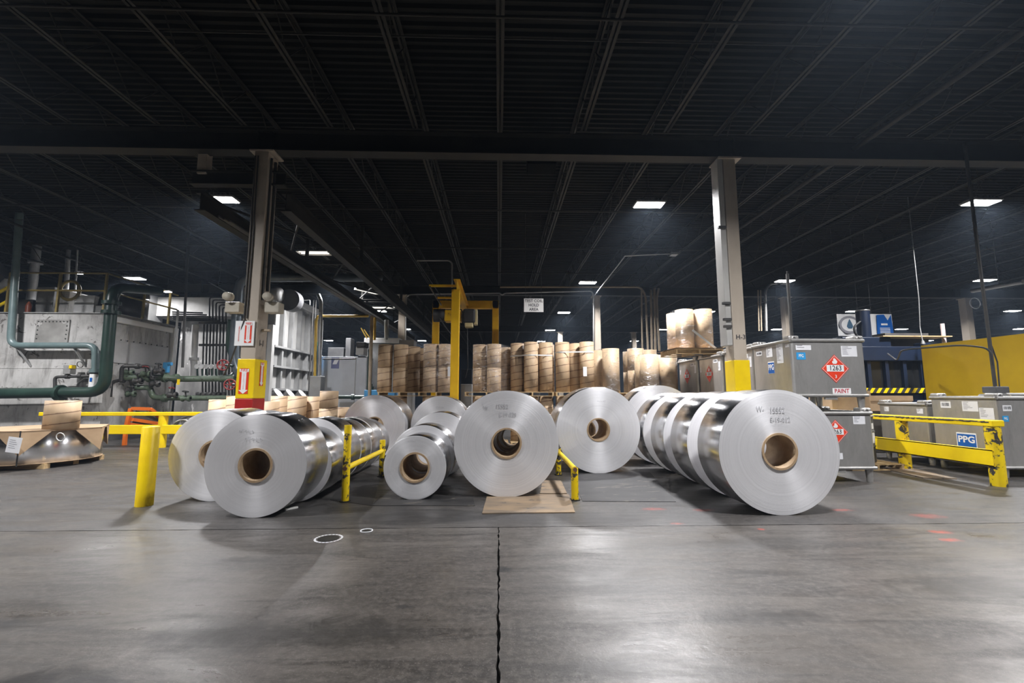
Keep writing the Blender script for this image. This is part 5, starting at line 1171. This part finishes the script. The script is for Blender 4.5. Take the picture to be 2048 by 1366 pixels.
# thin pipe bank with gauges
t = thing('pipe_bank', 'bank of thin upright black pipes behind the manifold', 'pipe bank', P(440, 790, 18))
Yk = 17.6
for k in range(11):
    px = 405 + k * 6.6; MB().cyl(P(px, 750, Yk), P(px + 3, 648, Yk), .03, 8).build('pipe', DKPIPE, t); MB().cyl(P(px, 795, Yk), P(px, 757, Yk), .028, 8).build('pipe', DKPIPE, t)
    if k < 6:
        y_t = 595 + k * 5; MB().pipe([P(px + 14, 648, Yk), P(px + 14, y_t, Yk), P(474, y_t, Yk)], .028, 8, .1).build('pipe', DKPIPE, t)
for py in (646, 690): MB().bar(P(398, py, Yk - .05), P(475, py, Yk - .05), .05, .09).build('clamp_bar', DKPIPE, t)
for k in range(6):
    q = P(393 + k * 9.5, 733, Yk - 1.2); MB().cyl(q, q + V((0, .05, 0)), .085, 16).build('gauge', WHITE, t, 'white dial gauge'); MB().pipe([q + V((0, .05, -.05)), q + V((.02, .05, -.25)), q + V((.06, .05, -.45))], .03, 8).build('gauge_stem', GREENP, t)
    q = P(397 + k * 10, 790, Yk - 1.2); MB().lathe([(-.1, .05), (-.08, .09), (.08, .09), (.1, .05)], 10, 'Z', q).build('small_valve', DKPIPE, t)
for k in range(5): a = P(345, 624 + k * 4, 17.0); MB().cyl(a, P(405 + k * 8, 626 + k * 4, 17.0), .03, 8).build('pipe', DKPIPE, t)
pipe_thing('standpipe', 'thin black standpipe hanging from the roof by the oven corner', [P(378, 440, 15), P(365, 735, 15)], .04, DKPIPE)
pipe_thing('standpipe', 'thin galvanised standpipe at the oven corner', [P(356, 620, 15.6), V((P(345, 780, 15.6).x, 15.6, 0))], .035, GALV)
pipe_thing('sight_tube', 'white upright tube beside the thin pipe bank', [P(391, 650, 17.2), P(386, 756, 17.2)], .11, WHITE, None, [(P(387, 718, 17.2), (0, 0, 1))])
pipe_thing('vent_pipe', 'grey vent stack above the oven at far left', [P(75, 480, 17), P(62, 600, 17)], .14, GREYM, None, [(P(71, 525, 17), (0, 0, 1))])
for k, (px, r_) in enumerate(((137, .07), (155, .03))): pipe_thing('vent_pipe', ('thicker', 'thinner')[k] + ' upright pipe behind the handrail', [P(px, 500, 16.5), P(px - 6, 610, 16.5)], r_, GREYM)
pipe_thing('vent_pipe', 'black elbow duct on the oven roof', [P(200, 625, Ym + 1.2), P(200, 595, Ym + 1.2), P(245, 588, Ym + 1.6), P(300, 590, Ym + 2)], .16, DKPIPE, .3)
q = P(258, 618, 16); tag(MB().lathe([(0, .001), (0, .42), (.8, .42), (.8, .001)], 24, 'Z', (q.x, 16.2, zO + .05)).build('roof_drum', GREYD), 'dark round tank behind the catwalk handrail', 'tank')
for k, (a, b_, Y, m_, lb) in enumerate(((( 400, 560), (430, 597), 20.5, GREYD, 'dark box'), ((432, 568), (470, 600), 21, GREYM, 'grey housing'), ((345, 572), (395, 597), 20.8, GREYD, 'dark low unit'), ((490, 640), (512, 700), 17, GREYD, 'slim dark cabinet'), ((265, 568), (300, 640), 19, GREYM, 'pale rounded unit'))):
    block(a[0], a[1], b_[0], b_[1], Y, .9, m_, 'roof_machinery', lb + ' among the machinery above the exhaust duct', 'machine')
tag(MB().bar(P(420, 565, 19), P(455, 585, 19), .2, .04).cyl(P(437, 575, 19), V((P(437, 575, 19).x, 19, ROOF)), .012, 6).build('cable_tray', GALV), 'short tilted cable tray above the exhaust duct', 'tray')
# orange cart
Yo = 13.2; t = thing('tilt_cart', 'orange steel cart frame behind the yellow guard fence', 'cart', P(285, 870, Yo))
pa_ = [P(252, 857, Yo), P(262, 817, Yo), P(300, 818, Yo + .3), P(325, 838, Yo + .8), P(322, 862, Yo + .8)]
for i, (a, c) in enumerate(((pa_[0], pa_[1]), (pa_[1], pa_[2]), (pa_[2], pa_[3]), (pa_[3], pa_[4]), (pa_[0] + V((.15, 0, .25)), pa_[4] + V((0, 0, .2))), (pa_[0] + V((.1, 0, .12)), pa_[4] + V((0, 0, .05))), (pa_[0], pa_[4]))):
    MB().bar(a, c, .09, .09).build('frame_tube', ORANGE, t)
for p_ in (pa_[0], pa_[4]): MB().bar(p_, V((p_.x, p_.y, .0)), .08, .08).build('leg', ORANGE, t)
MB().add([pa_[0] + V((0.1, .05, .1)), pa_[1] + V((0.1, .05, -.05)), pa_[3] + V((0, .05, -.05)), pa_[4] + V((0, .05, .1))], [(3, 2, 1, 0)]).build('hopper_sheet', GREYD, t)
q = P(358, 838, 13.0); t = thing('hose_reel', 'tangle of grey hose behind the guard fence', 'hose', (q.x, 13.2, 0))
for k in range(3): MB().torus((q.x + .1 * k, 13.2 + .08 * k, .45 + .04 * k), (.3, -1, .3 * k - .3), .26 + .05 * k, .03, 20, 6).build('coil_loop', (GALV, DKPIPE, GREYM)[k], t)
MB().box((q.x - .2, 13.1, 0), (q.x + .4, 13.5, .25)).build('stand', GREYD, t)
# ------------------------------------------------ middle left: cabinets and pipes
Ycab = 17.2
a, c = P(637, 790, Ycab), P(734, 713, Ycab)
t = thing('control_cabinet', 'pale sheet-metal cabinet with a small blue notice', 'cabinet', ((a.x + c.x) / 2, Ycab + .4, 0))
MB().bevbox((a.x, Ycab, .0), (c.x, Ycab + .9, c.z), .015).build('body', CABM, t)
xs_ = P(711, 740, Ycab).x; MB().box((xs_ - .012, Ycab - .02, .2), (xs_ + .012, Ycab, c.z - .05)).build('seam_conduit', GALV, t)
MB().cyl((a.x + .1, Ycab - .04, c.z - .1), (xs_, Ycab - .04, c.z - .08), .02, 6).build('conduit', DKPIPE, t)
fr = FRONT((0, Ycab, 0)); p0, p1 = P(662, 737, Ycab), P(679, 715, Ycab); nb = MB().rect(fr, p0.x, p0.z, p1.x, p1.z, .004).build('notice', mat('faded_blue_print', (.10, .11, .22), (.13, .14, .26), 4, .5), t)
MB().poly(fr, [(p0.x + .05, p0.z + .16), (p0.x + .2, p0.z + .16), (p0.x + .28, p0.z + .34), (p0.x + .12, p0.z + .34)], .007).build('print', PAPER, nb)
for k in range(5): q = P(737 + k * 2.5, 745, Ycab - .2); tag(MB().cyl((q.x, Ycab - .2, 0), (q.x, Ycab - .2, P(740, (700, 758, 763, 768, 773)[k], Ycab).z), .03 if k else .05, 8).build('riser_pipe', GREENP), 'dark green riser, %s of five right of the pale cabinet' % ordinal(k), 'pipe')
pipe_thing('standpipe', 'bright galvanised standpipe rising above the cabinet', [V((P(638, 780, 16.6).x, 16.6, 0)), P(638, 780, 16.6), P(642, 602, 16.6), P(637, 590, 16.9)], .07, GALV, .2)
pipe_thing('gas_pipe', 'ochre gas pipe bridging to the crane runway', [V((P(629, 790, 16.8).x, 16.8, 0)), P(629, 790, 16.8), P(632, 640, 16.8), P(637, 632, 16.8), P(737, 632, 16.8)], .05, OCHREP, .18)
pipe_thing('standpipe', 'tan square standpipe left of the striped cores', [V((P(740, 780, 16.0).x, 16.0, 0)), P(744, 632, 16.0)], .06, TANP)
pipe_thing('gas_pipe', 'short ochre riser behind the tan standpipe', [P(749, 680, 17.5), P(750, 635, 17.5)], .05, OCHREP)
q = P(635, 720, 17.0); tag(MB().cyl((q.x, 17.0, P(635, 752, 17).z), (q.x, 17.0, P(635, 684, 17).z), .1, 16).build('gas_cylinder', BLUEB), 'light blue cylinder beside the ribbed oven', 'cylinder')
block(617, 752, 642, 800, 16.2, .4, GREYM, 'junction_cabinet', 'small pale cabinet at the foot of the ochre pipe', 'cabinet')
block(728, 676, 800, 686, 18.15, 1.4, WHITE, 'conveyor_hood', 'long white hood above the cabinet, left of the cores', 'machine')
block(731, 687, 800, 705, 18.2, 1.2, GREYM, 'hood_body', 'grey body under the white hood', 'machine')
block(711, 692, 728, 710, 17.0, .5, mat('pale_panel', (1, 1, 1)), 'motor_unit', 'pale boxed motor on the cabinet corner', 'machine')
block(712, 684, 730, 694, 16.9, .5, BLACK, 'motor_unit', 'black motor cap on the cabinet corner', 'machine')
block(690, 676, 702, 712, 19, .5, GREYD, 'drive_box', 'dark upright drive box behind the cabinet', 'machine')
block(655, 695, 688, 714, 19, .6, GREYD, 'drive_box', 'dark low drive box behind the cabinet', 'machine')
t = thing('yellow_tubing', 'two bent yellow tubes above the cabinet', 'tube', P(725, 670, 18))
for k in range(2): MB().pipe([P(722 + k * 6, 656 + k * 3, 18), P(734 + k * 6, 677, 18)], .025, 6).build('tube', OCHREP, t)
pipe_thing('vent_pipe', 'grey upright vent on the white hood', [P(773, 680, 18.2), P(773, 640, 18.2)], .09, GALV)
block(795, 680, 828, 780, 15.8, .5, GREYM, 'switch_panel', 'grey panel behind the leftmost striped cores', 'panel')
block(728, 780, 790, 786, 16.0, .6, BLUEB, 'blue_tray', 'bright blue tray edge above the pale back coil', 'tray')
pipe_thing('process_pipe', 'dark green floor pipe in front of the pale cabinet', [P(670, 794, Ycab - .4), P(735, 794, Ycab - .4)], .07, GREENP, None, [(P(706, 794, Ycab - .4), (1, 0, 0))])
block(1043, 745, 1080, 790, 18, 1.0, GREYD, 'parts_bin', 'dark bin deep behind the strapped cores', 'bin')
block(921, 768, 944, 790, 17, .8, GREYM, 'parts_bin', 'grey bin seen between the crane post and cores', 'bin')
block(922, 738, 944, 768, 17.95, .6, WALLM, 'parts_bin', 'brownish carton deep behind the crane post', 'bin')

# ================================================================== floor things
q = G(657, 1078); t = thing('manhole_cover', 'round floor cover with a pale painted ring', 'cover', q)
MB().lathe([(.004, .001), (.004, .1)], 28, 'Z', q, False).build('lid', DARKST, t)
b = MB()
for k in range(22):
    a0, a1 = 2 * PI * k / 22, 2 * PI * (k + .78) / 22
    b.add([q + V((r_ * math.cos(a), r_ * math.sin(a), .006)) for a, r_ in ((a0, .115), (a0, .135), (a1, .135), (a1, .115))][::1], [(3, 2, 1, 0)])
b.build('painted_ring', PAPER, t)
q = G(733, 1062); t = thing('drain_cover', 'small oval floor cap with a pale rim', 'cover', q); MB().lathe([(.004, .001), (.004, .05)], 20, 'Z', q, False).build('lid', DARKST, t); MB().torus(q + V((0, 0, .004)), (0, 0, 1), .06, .006, 22, 5).build('rim', PAPER, t)
def sheet(pts, th, m_, name, label, z=0.0):
    pl = [(p_.x, p_.y) for p_ in pts]
    return tag(MB().prism(pl, z + .001, z + th).build(name, m_), label, 'board' if 'ply' in name else 'plate')
sheet([G(964, 1028), G(1150, 1026), G(1138, 990), G(975, 990)], .012, PLY, 'plywood_sheet', 'worn plywood sheet in front of the big centre coil')
sheet([G(1080, 988), G(1134, 988), G(1122, 962), G(1085, 962)], .012, PLY, 'plywood_sheet', 'small plywood piece beside the low right barrier')
sheet([G(745, 1012), G(950, 1012), G(945, 992), G(760, 992)], .006, PLATE, 'floor_plate', 'grimy steel plate in front of the smallest coil')
sheet([G(1165, 1003), G(1352, 1004), G(1300, 945), G(1140, 945)], .006, PLATE, 'floor_plate', 'grimy steel plate in front of the right-of-centre coil')
sheet([G(660, 1000), G(745, 1012), G(760, 960), G(690, 960)], .004, PLATE, 'floor_plate', 'dark stained plate by the tall barrier post')
